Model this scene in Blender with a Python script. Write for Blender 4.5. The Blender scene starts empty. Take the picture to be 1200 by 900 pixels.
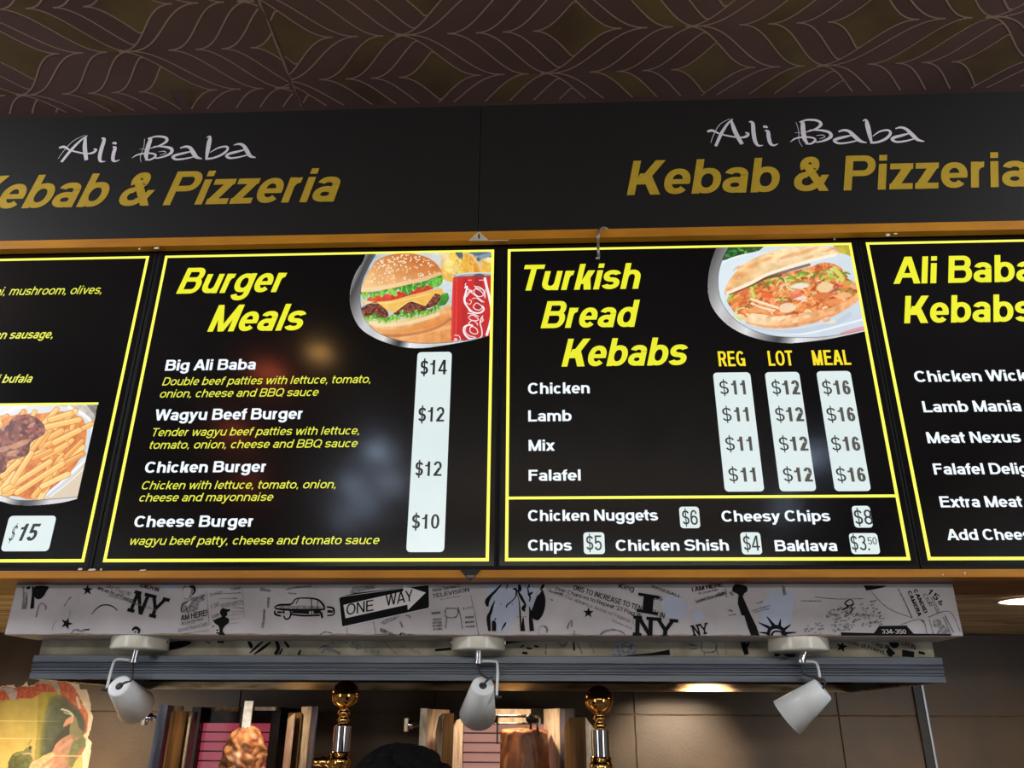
import bpy, bmesh, math, random
import numpy as np
from mathutils import Vector, Matrix
SC = bpy.context.scene
COL = SC.collection

# ------------------------------------------------------------------ camera, world, lights, exposure
FPX, PITCH, YAW, ROLL = 938.5, 0.4017, -0.0465, 0.0064      # focal length in pixels of the 1200x900 frame
CAM = np.array([0.0, -1.8, 1.65])
def cam_axes():
    cp, sp, cy, sy = math.cos(PITCH), math.sin(PITCH), math.cos(YAW), math.sin(YAW)
    fwd = np.array([sy*cp, cy*cp, sp]); r = np.array([cy, -sy, 0.0]); u = np.cross(r, fwd)
    c, s = math.cos(ROLL), math.sin(ROLL)
    return c*r+s*u, -s*r+c*u, fwd
CR, CU, CF = cam_axes()
cd = bpy.data.cameras.new('camera'); cam = bpy.data.objects.new('camera', cd); COL.objects.link(cam)
cd.sensor_width = 36.0; cd.lens = FPX*36.0/1200.0; cd.clip_start = 0.05; cd.clip_end = 50
M = Matrix([[CR[0], CU[0], -CF[0], CAM[0]], [CR[1], CU[1], -CF[1], CAM[1]], [CR[2], CU[2], -CF[2], CAM[2]], [0, 0, 0, 1]])
cam.matrix_world = M
SC.camera = cam
SC.view_settings.view_transform = 'Standard'; SC.view_settings.look = 'None'
SC.view_settings.exposure = 0.0; SC.view_settings.gamma = 1.0; SC.view_settings.use_curve_mapping = False
w = bpy.data.worlds.new('world'); SC.world = w; w.use_nodes = True
w.node_tree.nodes['Background'].inputs[0].default_value = (0.5, 0.5, 0.55, 1)
w.node_tree.nodes['Background'].inputs[1].default_value = 0.05

def light(kind, loc, energy, color, target=None, size=0.3, size_y=None, spot=None, blend=0.5):
    ld = bpy.data.lights.new('room_light', kind); ld.energy = energy; ld.color = color
    if kind == 'AREA':
        ld.size = size
        if size_y: ld.shape = 'RECTANGLE'; ld.size_y = size_y
    else: ld.shadow_soft_size = size
    if kind == 'SPOT': ld.spot_size = math.radians(spot); ld.spot_blend = blend
    o = bpy.data.objects.new('room_light', ld); o.location = loc
    if target is not None:
        o.rotation_euler = (Vector(target)-Vector(loc)).to_track_quat('-Z', 'Y').to_euler()
    COL.objects.link(o); return o
# cool fill added at made-up windows in both side walls, behind the viewer
light('AREA', (2.93, -3.3, 1.5), 28, (0.88, 0.94, 1.0), (0, -1.9, 1.7), 1.5, 1.7)
light('AREA', (-2.93, -3.3, 1.5), 28, (0.88, 0.94, 1.0), (0, -1.9, 1.7), 1.5, 1.7)
light('AREA', (2.82, -0.98, 3.08), 44, (0.92, 0.95, 1.0), (0.3, -0.1, 1.9), 0.2, 0.6)     # added side lights, high so the box and hood shade the tiles
light('AREA', (-2.82, -0.98, 3.08), 40, (0.92, 0.95, 1.0), (-0.5, -0.1, 1.9), 0.2, 0.6)
light('AREA', (0.0, -5.42, 2.55), 70, (1.0, 0.93, 0.82), (0, -0.9, 3.25), 4.2, 0.25)    # added uplight behind the viewer to brighten the ceiling
# small ceiling downlights of the shop (their fittings are built further down): x, y, warm?
ROOMD = [(-1.10, -3.13, 0), (-1.15, -3.83, 0), (-1.76, -4.95, 0), (-1.46, -4.45, 0), (-1.44, -3.91, 0), (-1.08, -1.62, 1), (-1.40, -1.85, 2), (-1.9, -2.72, 2), (-2.2, -3.83, 2), (1.75, -3.3, 0), (1.9, -4.6, 0)]
# recessed downlights in the soffit over the back bench
DOWN = [(1.195, 0.285), (-1.74, 0.40)]
for (x, y), e_ in zip(DOWN, (40, 125)):
    light('SPOT', (x, y, 1.915), e_, (1.0, 0.76, 0.50), (x+0.02, y+0.12, 0.9), 0.045, spot=150, blend=0.7)
# lamps under the extractor hood
HOODL = [(-0.12, 0.58), (0.50, 0.36), (-0.80, 0.50)]
for (x, y), e_, aim, an in zip(HOODL, (11, 60, 5), ((-.12, .71, .95), (.40, 1.1, 1.49), (-.8, .6, .95)), (150, 44, 150)):
    light('SPOT', (x, y, 1.765), e_, (1.0, 0.78, 0.54), aim, 0.03, spot=an, blend=0.8)

# ------------------------------------------------------------------ pixel <-> world helpers
def ray(x, y): return CF + CR*((x-600)/FPX) + CU*((450-y)/FPX)
def onY(x, y, Y):
    d = ray(x, y); return CAM + d*((Y-CAM[1])/d[1])
def onZ(x, y, Z):
    d = ray(x, y); return CAM + d*((Z-CAM[2])/d[2])
def proj(P):
    P = np.asarray(P, float)-CAM; z = P@CF
    return 600+FPX*(P@CR)/z, 450-FPX*(P@CU)/z

# ------------------------------------------------------------------ materials
def lin(c):
    c = np.asarray(c, float)/255.0
    return np.where(c <= 0.04045, c/12.92, ((c+0.055)/1.055)**2.4)
MATS = {}
def mat(name, col, rough=0.5, metal=0.0, spec=0.5, emit=0.0, noise=0.0, nscale=20.0, col2=None, stretch=(1, 1, 1), bump=0.0, bscale=60.0, ramp=(0.35, 0.65), coat=0.0, rvar=0.0, sss=0.0):
    if name in MATS: return MATS[name]
    m = bpy.data.materials.new(name); m.use_nodes = True; nt = m.node_tree; N = nt.nodes; L = nt.links
    b = N['Principled BSDF']; c = tuple(lin(col))+(1,)
    b.inputs['Base Color'].default_value = c; b.inputs['Roughness'].default_value = rough
    b.inputs['Metallic'].default_value = metal; b.inputs['Specular IOR Level'].default_value = spec
    b.inputs['Coat Weight'].default_value = coat; b.inputs['Coat Roughness'].default_value = 0.1
    if sss: b.inputs['Subsurface Weight'].default_value = sss; b.inputs['Subsurface Scale'].default_value = 0.01
    if emit:
        b.inputs['Emission Color'].default_value = c; b.inputs['Emission Strength'].default_value = emit
    tc = N.new('ShaderNodeTexCoord'); mp = N.new('ShaderNodeMapping'); mp.inputs['Scale'].default_value = stretch
    L.new(tc.outputs['Object'], mp.inputs['Vector'])
    if noise or col2 is not None:
        n = N.new('ShaderNodeTexNoise'); n.inputs['Scale'].default_value = nscale; n.inputs['Detail'].default_value = 6
        L.new(mp.outputs[0], n.inputs['Vector'])
        r = N.new('ShaderNodeValToRGB'); r.color_ramp.elements[0].position = ramp[0]; r.color_ramp.elements[1].position = ramp[1]
        c2 = tuple(lin(col2))+(1,) if col2 is not None else tuple(v*(1-noise) for v in c[:3])+(1,)
        r.color_ramp.elements[0].color = c2; r.color_ramp.elements[1].color = c
        L.new(n.outputs['Fac'], r.inputs[0]); L.new(r.outputs[0], b.inputs['Base Color'])
        if rvar:
            mr = N.new('ShaderNodeMapRange'); mr.inputs['To Min'].default_value = max(0.02, rough-rvar); mr.inputs['To Max'].default_value = rough+rvar
            L.new(n.outputs['Fac'], mr.inputs[0]); L.new(mr.outputs[0], b.inputs['Roughness'])
    if bump:
        n2 = N.new('ShaderNodeTexNoise'); n2.inputs['Scale'].default_value = bscale; n2.inputs['Detail'].default_value = 4
        L.new(mp.outputs[0], n2.inputs['Vector'])
        bm_ = N.new('ShaderNodeBump'); bm_.inputs['Strength'].default_value = bump; bm_.inputs['Distance'].default_value = 0.002
        L.new(n2.outputs['Fac'], bm_.inputs['Height']); L.new(bm_.outputs[0], b.inputs['Normal'])
    MATS[name] = m; return m
def glow(name, col, strength=1.0):
    """backlit print or lamp glass"""
    if name in MATS: return MATS[name]
    m = bpy.data.materials.new(name); m.use_nodes = True; nt = m.node_tree
    b = nt.nodes['Principled BSDF']; c = tuple(lin(col))+(1,)
    b.inputs['Base Color'].default_value = tuple(v*0.2 for v in c[:3])+(1,); b.inputs['Roughness'].default_value = 0.3
    b.inputs['Emission Color'].default_value = c
    # slight unevenness of the tubes behind the print
    tc = nt.nodes.new('ShaderNodeTexCoord'); n = nt.nodes.new('ShaderNodeTexNoise'); n.inputs['Scale'].default_value = 5
    mr = nt.nodes.new('ShaderNodeMapRange'); mr.inputs['To Min'].default_value = strength*0.92; mr.inputs['To Max'].default_value = strength*1.08
    nt.links.new(tc.outputs['Object'], n.inputs['Vector']); nt.links.new(n.outputs['Fac'], mr.inputs[0]); nt.links.new(mr.outputs[0], b.inputs['Emission Strength'])
    MATS[name] = m; return m
def attr_mat(name, emit):
    m = bpy.data.materials.new(name); m.use_nodes = True; nt = m.node_tree
    b = nt.nodes['Principled BSDF']; a = nt.nodes.new('ShaderNodeAttribute'); a.attribute_name = 'ink'
    b.inputs['Roughness'].default_value = 0.35
    if emit:
        b.inputs['Base Color'].default_value = (0.02, 0.02, 0.02, 1)
        nt.links.new(a.outputs['Color'], b.inputs['Emission Color']); b.inputs['Emission Strength'].default_value = emit
    else:
        nt.links.new(a.outputs['Color'], b.inputs['Base Color']); b.inputs['Roughness'].default_value = 0.55
    return m

# ------------------------------------------------------------------ object helpers
def link(o, parent=None, label=None, cat=None, group=None, kind=None):
    COL.objects.link(o)
    if parent is not None: o.parent = parent
    if label: o['label'] = label
    if cat: o['category'] = cat
    if group: o['group'] = group
    if kind: o['kind'] = kind
    return o
def thing(name, label, cat, loc=(0, 0, 0), group=None):
    o = bpy.data.objects.new(name, None); o.empty_display_size = 0.05; o.location = loc
    return link(o, None, label, cat, group)
ZCLAMP = {}      # parent name -> lowest and highest z its flat prints may reach
class B:
    """collects shapes (world coordinates) for ONE mesh object"""
    def __init__(s): s.v = []; s.f = []; s.sm = []
    def add(s, vs, fs, smooth=False):
        n = len(s.v); s.v += [tuple(map(float, p)) for p in vs]; s.f += [tuple(i+n for i in f) for f in fs]; s.sm += [smooth]*len(fs)
        return s
    def box(s, x0, x1, y0, y1, z0, z1):
        return s.add([(x0,y0,z0),(x1,y0,z0),(x1,y1,z0),(x0,y1,z0),(x0,y0,z1),(x1,y0,z1),(x1,y1,z1),(x0,y1,z1)],
                     [(0,3,2,1),(4,5,6,7),(0,1,5,4),(1,2,6,5),(2,3,7,6),(3,0,4,7)])
    def prism(s, pts, a0, a1, axis='z'):
        """closed 2-D outline pushed along an axis: 'z' takes (x,y), 'y' takes (x,z), 'x' takes (y,z)"""
        n = len(pts)
        def mk(p, a): return (p[0],p[1],a) if axis == 'z' else ((p[0],a,p[1]) if axis == 'y' else (a,p[0],p[1]))
        vs = [mk(p, a0) for p in pts]+[mk(p, a1) for p in pts]
        return s.add(vs, [tuple(range(n)), tuple(range(2*n-1, n-1, -1))]+[(i, i+n, (i+1) % n+n, (i+1) % n) for i in range(n)])
    def tube(s, pts, rad, seg=12, caps=True, smooth=True):
        pts = [Vector(p) for p in pts]; rads = rad if isinstance(rad, (list, tuple)) else [rad]*len(pts)
        up = None; vs = []
        for i, p in enumerate(pts):
            d = (pts[min(i+1, len(pts)-1)]-pts[max(i-1, 0)])
            if d.length < 1e-9: d = Vector((0, 0, 1))
            d.normalize()
            if up is None: up = d.orthogonal().normalized()
            else:
                up = up-d*up.dot(d)
                up = up.normalized() if up.length > 1e-6 else d.orthogonal().normalized()
            q = d.cross(up)
            for k in range(seg):
                a = 2*math.pi*k/seg; vs.append(p+(up*math.cos(a)+q*math.sin(a))*rads[i])
        fs = []
        for i in range(len(pts)-1):
            for k in range(seg):
                a = i*seg+k; b2 = i*seg+(k+1) % seg; fs.append((a, b2, b2+seg, a+seg))
        n0 = len(vs); s.add(vs, fs, smooth)
        if caps: s.add([vs[k] for k in range(seg)], [tuple(range(seg-1, -1, -1))]); s.add([vs[n0-seg+k] for k in range(seg)], [tuple(range(seg))])
        return s
    def lathe(s, base, axis, prof, seg=24, smooth=True):
        """profile of (distance along the axis, radius)"""
        ax = Vector(axis).normalized(); base = Vector(base); u = ax.orthogonal().normalized(); v = ax.cross(u)
        vs = []; fs = []
        for h, r in prof:
            for k in range(seg):
                a = 2*math.pi*k/seg; vs.append(base+ax*h+(u*math.cos(a)+v*math.sin(a))*r)
        for i in range(len(prof)-1):
            for k in range(seg):
                a = i*seg+k; c = i*seg+(k+1) % seg; fs.append((a, c, c+seg, a+seg))
        return s.add(vs, fs, smooth)
    def build(s, name, m, parent=None, label=None, cat=None, group=None, kind=None, origin=None):
        if parent is not None and parent.name in ZCLAMP and ('print' in name or name == 'slab_lettering'):
            lo, hi = ZCLAMP[parent.name]; s.v = [(a, b, min(max(c, lo), hi)) for a, b, c in s.v]
        me = bpy.data.meshes.new(name)
        if origin is None and parent is not None: origin = None if parent.parent else tuple(parent.location)
        if parent is not None and parent.parent and origin is None: origin = tuple(Vector(parent.parent.location)+Vector(parent.location))
        ox, oy, oz = origin or (0, 0, 0)
        me.from_pydata([(a-ox, b-oy, c-oz) for a, b, c in s.v], [], s.f)
        me.polygons.foreach_set('use_smooth', s.sm); me.materials.append(m); me.update()
        o = bpy.data.objects.new(name, me)
        if parent is None: o.location = (ox, oy, oz)
        return link(o, parent, label, cat, group, kind)
def bevel(o, wd=0.002, seg=2):
    md = o.modifiers.new('bevel', 'BEVEL'); md.width = wd; md.segments = seg; md.limit_method = 'ANGLE'; md.angle_limit = math.radians(40); return o

# ------------------------------------------------------------------ a grotesque stroke alphabet (cap height 1)
class Pen:
    def __init__(p, s, t, slab=False): p.s, p.t, p.slab, p.q = s, t, slab, []
    def quad(p, *v): p.q.append(list(v))
    def bar(p, x0, x1, y, th=None):
        th = th or p.t; p.quad((x0, y), (x1, y), (x1, y+th), (x0, y+th))
    def stem(p, x, y0, y1, w_=None, sb=True, st=True):
        w_ = w_ or p.s; p.quad((x, y0), (x+w_, y0), (x+w_, y1), (x, y1))
        if p.slab:
            e = p.s*0.55
            if sb and abs(y0) < 0.01: p.bar(x-e, x+w_+e, y0, p.t*1.05)
            if st and y1 > 0.7: p.bar(x-e, x+w_+e, y1-p.t*1.05, p.t*1.05)
    def diag(p, xb, yb, xt, yt, w_=None, sb=False, st=False):
        w_ = w_ or p.s*1.06; p.quad((xb, yb), (xb+w_, yb), (xt+w_, yt), (xt, yt))
        if p.slab:
            e = p.s*0.5
            if sb: p.bar(xb-e, xb+w_+e, yb, p.t*1.05)
            if st: p.bar(xt-e, xt+w_+e, yt-p.t*1.05, p.t*1.05)
    def ring(p, x0, x1, y0, y1, a0=0, a1=360, n=2.2, s=None, t=None):
        s = s or p.s; t = t or p.t; cx, cy, rx, ry = (x0+x1)/2, (y0+y1)/2, (x1-x0)/2, (y1-y0)/2
        k = max(3, int(abs(a1-a0)/15)); o = []; i_ = []
        for j in range(k+1):
            a = math.radians(a0+(a1-a0)*j/k); c, d = math.cos(a), math.sin(a)
            fx = math.copysign(abs(c)**(2/n), c); fy = math.copysign(abs(d)**(2/n), d)
            o.append((cx+rx*fx, cy+ry*fy)); i_.append((cx+max(rx-s, 0.01)*fx, cy+max(ry-t, 0.01)*fy))
        for j in range(k): p.quad(o[j], o[j+1], i_[j+1], i_[j])
    def bowl(p, x0, x1, y0, y1):
        rx = min((y1-y0)*0.55, (x1-x0)*0.6); cx = x1-rx
        p.bar(x0, cx, y0); p.bar(x0, cx, y1-p.t); p.ring(cx-rx, x1, y0, y1, -90, 90)
def glyph(ch, s, t, slab=False):
    p = Pen(s, t, slab); X = 0.74; b = 0.075; r = 0.045
    WD = dict(a=.77,b=.85,c=.77,d=.85,e=.78,f=.46,g=.85,h=.84,i=.36,k=.78,l=.36,m=1.24,n=.84,o=.85,p=.85,q=.85,r=.54,s=.76,t=.47,u=.84,v=.76,w=1.1,x=.77,y=.76,z=.70,j=.38,
              A=.98,B=.98,C=1.0,D=1.0,E=.92,F=.84,G=1.06,H=1.0,I=.38,J=.8,K=1.0,L=.83,M=1.16,N=1.0,O=1.06,P=.92,Q=1.06,R=1.0,S=.93,T=.86,U=1.0,V=.93,W=1.3,X=.93,Y=.92,Z=.86)
    W = WD.get(ch, .76)
    if slab and ch.isupper(): W += .18; b = 0.14
    L, R = b, W-b; l, rr = r, W-r; m = W/2
    if ch == ' ': return .36, []
    if ch in '.,':
        p.quad((b,0),(b+s*1.05,0),(b+s*1.05,t*1.15),(b,t*1.15))
        if ch == ',': p.quad((b+s*.4,0),(b+s*1.05,0),(b+s*.5,-t*1.0),(b,-t*1.0))
        return .36, p.q
    if ch == "'": p.stem(b, .68, 1.0); return .3, p.q
    if ch == '!': p.stem(b, .28, 1.0); p.bar(b, b+s, 0, t); return .36, p.q
    if ch == '-': p.bar(.06, .38, .3); return .44, p.q
    if ch == 'a':
        p.stem(R-s, 0, .5); p.ring(L-.01, R, .28, X, 0, 165); p.ring(l, R, 0, .46)
    elif ch == 'b': p.stem(L, 0, 1); p.ring(L, rr, 0, X)
    elif ch == 'c': p.ring(l, rr, 0, X, 42, 318)
    elif ch == 'd': p.stem(R-s, 0, 1); p.ring(l, R, 0, X)
    elif ch == 'e': p.ring(l, rr, 0, X, -4, 318); p.bar(l+s*.5, rr-.01, X/2-t*.5, t*.85)
    elif ch == 'f': p.stem(.12, 0, .8); p.ring(.12, .12+.46, .56, 1, 62, 180, t=t); p.bar(.02, .44, X-t)
    elif ch == 'g': p.stem(R-s, 0, X); p.ring(l, R, .02, X); p.ring(l+.02, R, -.29, .3, 195, 360)
    elif ch == 'h': p.stem(L, 0, 1, sb=True); p.ring(L, R, .1, X, 0, 175); p.stem(R-s, 0, .46)
    elif ch in 'il':
        p.stem(L, 0, X if ch == 'i' else 1)
        if ch == 'i': p.bar(L, L+s, 1-t, t)
    elif ch == 'k': p.stem(L, 0, 1); p.diag(L+s*.75, .22, R-s*1.15, X, s*1.25); p.diag(R-s*1.15, 0, L+s*1.15, .46, s*1.25)
    elif ch == 'm':
        p.stem(L, 0, X); h = (L+R)/2
        p.ring(L, h+s/2, .1, X, 0, 175); p.stem(h-s/2, 0, .46); p.ring(h-s/2, R, .1, X, 0, 175); p.stem(R-s, 0, .46)
    elif ch == 'n': p.stem(L, 0, X); p.ring(L, R, .1, X, 0, 175); p.stem(R-s, 0, .46)
    elif ch == 'o': p.ring(l, rr, 0, X)
    elif ch == 'p': p.stem(L, -.28, X); p.ring(L, rr, 0, X)
    elif ch == 'q': p.stem(R-s, -.28, X); p.ring(l, R, 0, X)
    elif ch == 'r': p.stem(L, 0, X); p.ring(L, W+.2, .12, X, 88, 178)
    elif ch == 's': h = X/2; p.ring(l, rr, h-t/2, X, 20, 270); p.ring(l-.01, rr, 0, h+t/2, 90, -160)
    elif ch == 't': p.stem(.1, .2, .95); p.bar(0.0, .44, X-t); p.ring(.1, .1+.52, 0, .46, 180, 272)
    elif ch == 'u': p.stem(R-s, 0, X); p.ring(L, R, 0, .64, 180, 360); p.stem(L, .28, X)
    elif ch == 'v': p.diag(m-s*.53, 0, .02, X); p.diag(m-s*.53, 0, W-.02-s*1.06, X)
    elif ch == 'w':
        q1, q2 = W*.29, W*.71
        for a_, c_ in ((q1, .02), (q1, m-s*.5), (q2, m-s*.5), (q2, W-.02-s)): p.diag(a_-s*.5, 0, c_, X, s)
    elif ch == 'x': p.diag(.02, 0, W-.02-s*1.2, X, s*1.2); p.diag(W-.02-s*1.2, 0, .02, X, s*1.2)
    elif ch == 'y': p.diag(m-s*.53, 0, .02, X); p.diag(m-s*1.1, -.16, W-.02-s*1.06, X); p.bar(.06, m-s*.3, -.28, t)
    elif ch == 'z': p.bar(.05, W-.05, 0); p.bar(.05, W-.05, X-t); p.diag(.05, t*.6, W-.05-s*1.3, X-t*.6, s*1.3)
    elif ch == 'j': p.stem(L, -.15, X); p.bar(L, L+s, 1-t, t); p.ring(L-.3, L+s, -.29, .1, 270, 360)
    elif ch == 'A': p.diag(.0, 0, m-s*.6, 1, s*1.1, sb=True); p.diag(W-s*1.1, 0, m-s*.5, 1, s*1.1, sb=True); p.bar(W*.2, W*.8, .22)
    elif ch == 'B': p.stem(L, 0, 1); p.bowl(L+s*.5, rr-.05, .46, 1); p.bowl(L+s*.5, rr, 0, .46+t)
    elif ch == 'C': p.ring(l, rr, 0, 1, 40, 320)
    elif ch == 'D': p.stem(L, 0, 1); p.bowl(L+s*.5, rr, 0, 1)
    elif ch in 'EF':
        p.stem(L, 0, 1); p.bar(L, R, 1-t); p.bar(L, R-.04, .46)
        if ch == 'E': p.bar(L, R+.02, 0)
    elif ch == 'G': p.ring(l, R, 0, 1, 42, 350); p.stem(R-s, 0, .5, sb=False); p.bar(m, R, .52-t)
    elif ch == 'H': p.stem(L, 0, 1); p.stem(R-s, 0, 1); p.bar(L, R, .46)
    elif ch == 'I': p.stem(m-s/2, 0, 1)
    elif ch == 'K': p.stem(L, 0, 1); p.diag(L+s*.8, .30, R-s*1.2, 1, s*1.3, st=True); p.diag(R-s*1.15, 0, L+s*1.35, .60, s*1.3, sb=True); p.quad((L+s*.8, .34), (L+s*2.0, .34), (L+s*2.2, .62), (L+s*1.2, .62))
    elif ch == 'L': p.stem(L, 0, 1); p.bar(L, R+.03, 0)
    elif ch == 'M': p.stem(L, 0, 1, st=True); p.stem(R-s, 0, 1); p.diag(m-s*.5, 0, L, 1, s); p.diag(m-s*.5, 0, R-s, 1, s)
    elif ch == 'N': p.stem(L, 0, 1); p.stem(R-s, 0, 1, sb=False); p.diag(R-s*1.1, 0, L, 1, s*1.1)
    elif ch == 'O': p.ring(l, rr, 0, 1)
    elif ch == 'Q': p.ring(l, rr, 0, 1); p.diag(W-s*1.1, -.06, m, .28, s*.9)
    elif ch == 'P': p.stem(L, 0, 1); p.bowl(L+s*.5, rr, .4, 1)
    elif ch == 'R': p.stem(L, 0, 1); p.bowl(L+s*.5, rr-.02, .42, 1); p.diag(R-s*.9, 0, m-s*.4, .5, s*1.1, sb=True)
    elif ch == 'S': h = .5; p.ring(l, rr, h-t/2, 1, 18, 270); p.ring(l-.01, rr, 0, h+t/2, 90, -162)
    elif ch == 'T': p.stem(m-s/2, 0, 1, st=False); p.bar(.03, W-.03, 1-t); 
    elif ch == 'U': p.stem(L, .3, 1); p.stem(R-s, .3, 1); p.ring(L, R, 0, .7, 180, 360)
    elif ch == 'V': p.diag(m-s*.53, 0, .0, 1, st=True); p.diag(m-s*.53, 0, W-s*1.06, 1, st=True)
    elif ch == 'W':
        q1, q2 = W*.28, W*.72
        for a_, c_ in ((q1, .0), (q1, m-s*.5), (q2, m-s*.5), (q2, W-s)): p.diag(a_-s*.5, 0, c_, 1, s)
    elif ch == 'X': p.diag(.0, 0, W-s*1.2, 1, s*1.2); p.diag(W-s*1.2, 0, .0, 1, s*1.2)
    elif ch == 'Y': p.stem(m-s/2, 0, .48, st=False); p.diag(m-s*.53, .4, .0, 1, st=True); p.diag(m-s*.53, .4, W-s*1.06, 1, st=True)
    elif ch == 'Z': p.bar(.05, W-.05, 0); p.bar(.05, W-.05, 1-t); p.diag(.05, t*.6, W-.05-s*1.3, 1-t*.6, s*1.3)
    elif ch == '0': p.ring(.05, .71, 0, 1)
    elif ch == '1': p.stem(.32, 0, 1); p.quad((.1, .66), (.34, .66), (.34, .66+t*.9), (.1, .66+t*.8)); p.quad((.25, .7), (.34, .7), (.34, 1), (.30, .9))
    elif ch == '2': p.ring(.05, .70, .40, 1, -25, 172); p.diag(.05, t*.8, .70-s*1.35, .58, s*1.35); p.bar(.05, .71, 0)
    elif ch == '3': p.ring(.05, .70, .46, 1, -90, 160); p.ring(.05, .71, 0, .46+t, 90, -160)
    elif ch == '4': p.stem(.44, 0, 1); p.bar(.03, .74, .2, t); p.diag(.03, .3, .44-s*.2, 1, s*.95)
    elif ch == '5': p.bar(.1, .68, 1-t); p.stem(.09, .45, 1, sb=False, st=False); p.ring(.05, .71, 0, .64, 140, -160)
    elif ch == '6': p.ring(.05, .71, 0, 1, 30, 182); p.stem(.05, .3, .5, sb=False); p.ring(.05, .71, 0, .62)
    elif ch == '7': p.bar(.05, .71, 1-t); p.diag(.18, 0, .71-s*1.1, 1-t*.5)
    elif ch == '8': p.ring(.08, .68, .5-t/2, 1); p.ring(.05, .71, 0, .5+t/2)
    elif ch == '9': p.ring(.05, .71, .38, 1); p.stem(.71-s, .45, .7); p.ring(.05, .71, 0, 1, 0, -150)
    elif ch == '$':
        p.ring(.06, .70, .5-t/2, .97, 15, 270); p.ring(.05, .70, .03, .5+t/2, 90, -162); p.stem(.38-s*.32, -.12, 1.12, s*.64, sb=False, st=False)
    elif ch == '&':
        W = 1.0; p.ring(.17, .68, .5, 1, -30, 215); p.ring(.05, .74, 0, .56, 95, 340)
        p.diag(W-s*1.3, 0, .20, .78, s*1.2); p.diag(.60, .1, W-.24, .46, s*.95); p.diag(.13, .38, .44, .62, s*1.1)
    elif ch == '\u00a2': p.ring(l, .70, 0, X, 42, 318); p.stem(.38-s*.3, -.15, X+.15, s*.6, sb=False, st=False); W = .76
    return W, p.q
def text_quads(string, s=.2, t=.165, slab=False, space=None):
    x = 0; out = []
    if space is None: space = -.035 if s > .19 else 0.0
    for ch in string:
        W, q = glyph(ch, s, t, slab); out += [[(a+x, b) for a, b in quad] for quad in q]; x += W+space
    return out, x
def text_on(b, string, L, R, yb, cap, Y, off, s=.2, t=.165, shear=0.0, slab=False, xs=None, space=None):
    """level lettering on the plane y=Y: L and R are photo points on its left and right extremes, yb the baseline there"""
    q, _ = text_quads(string, s, t, slab, space)
    P0 = onY(L[0], yb, Y); hm = onY(L[0], yb-cap, Y)[2]-P0[2]; zb = P0[2]
    pts = np.array([p for k in q for p in k]); sh = shear*hm
    XL = onY(L[0], L[1], Y)[0]
    def ext(k): v = pts[:, 0]*k+pts[:, 1]*sh; return v.min(), v.max()
    if xs is None:
        want = onY(R[0], R[1], Y)[0]-XL; lo, hi = 0.0001, 1.0
        for _ in range(50):
            mid = (lo+hi)/2; a, c = ext(mid)
            if c-a > want: hi = mid
            else: lo = mid
        k = (lo+hi)/2
    else: k = xs*hm
    x0 = XL-ext(k)[0]
    for j, quad in enumerate(q):
        b.add([(x0+px*k+py*sh, Y-off-(j % 64)*4e-6, zb+py*hm) for px, py in quad], [(0, 1, 2, 3)])
    return k/hm
def text_free(b, string, p0, p1, cap, Y, off, s=.16, t=.13, slab=False, shear=0.0):
    """lettering printed at any angle on the plane y=Y, baseline from photo point p0 to p1"""
    q, wd = text_quads(string, s, t, slab); A = onY(*p0, Y); C = onY(*p1, Y)
    d = np.array([C[0]-A[0], C[2]-A[2]]); ln = np.linalg.norm(d); d /= ln; n = np.array([-d[1], d[0]])
    mpp = abs(onY(p0[0], p0[1]-10, Y)[2]-A[2])/10; h = cap*mpp; k = ln/wd
    for j, quad in enumerate(q):
        b.add([(A[0]+d[0]*(x*k+shear*y*h)+n[0]*y*h, Y-off-(j % 64)*4e-6, A[2]+d[1]*(x*k+shear*y*h)+n[1]*y*h) for x, y in quad], [(0, 1, 2, 3)])
def spline(pts, n=6):
    pts = [tuple(p) for p in pts]
    if len(pts) < 3: return pts
    P = [pts[0]]+pts+[pts[-1]]; out = []
    for i in range(1, len(P)-2):
        p0, p1, p2, p3 = (np.array(P[j], float) for j in (i-1, i, i+1, i+2))
        for k in range(n):
            t = k/n; out.append(tuple(0.5*((2*p1)+(-p0+p2)*t+(2*p0-5*p1+4*p2-p3)*t*t+(-p0+3*p1-3*p2+p3)*t**3)))
    out.append(tuple(P[-2])); return out
def brush(b, pts, Y, off, org=(0, 0), sc=1.0, n=6, dx=0.0, smooth=True):
    """a brush stroke of (x, y, width) in crop pixels printed on the plane y=Y"""
    pts = spline(pts, n) if smooth else pts
    pp = [(onY(org[0]+x/sc, org[1]+y/sc, Y), wd/sc) for x, y, wd in pts]
    mpp = abs(onY(600, 450, Y)[2]-onY(600, 460, Y)[2])/10*1.02
    off = off+(len(b.v) % 97)*3e-6
    V = []
    for i, (p, wd) in enumerate(pp):
        a = pp[max(i-1, 0)][0]; c = pp[min(i+1, len(pp)-1)][0]; d = np.array([c[0]-a[0], c[2]-a[2]]); d /= max(np.linalg.norm(d), 1e-9)
        h = max(wd, .25)*mpp/2
        V += [(p[0]-d[1]*h+dx, Y-off, p[2]+d[0]*h), (p[0]+d[1]*h+dx, Y-off, p[2]-d[0]*h)]
    b.add(V, [(2*i, 2*i+1, 2*i+3, 2*i+2) for i in range(len(pp)-1)])
def poly(b, pts, Y, off, org=(0, 0), sc=1.0, dx=0.0):
    V = [onY(org[0]+x/sc, org[1]+y/sc, Y) for x, y in pts]
    b.add([(p[0]+dx, Y-off, p[2]) for p in V], [tuple(range(len(V)))])

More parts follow.
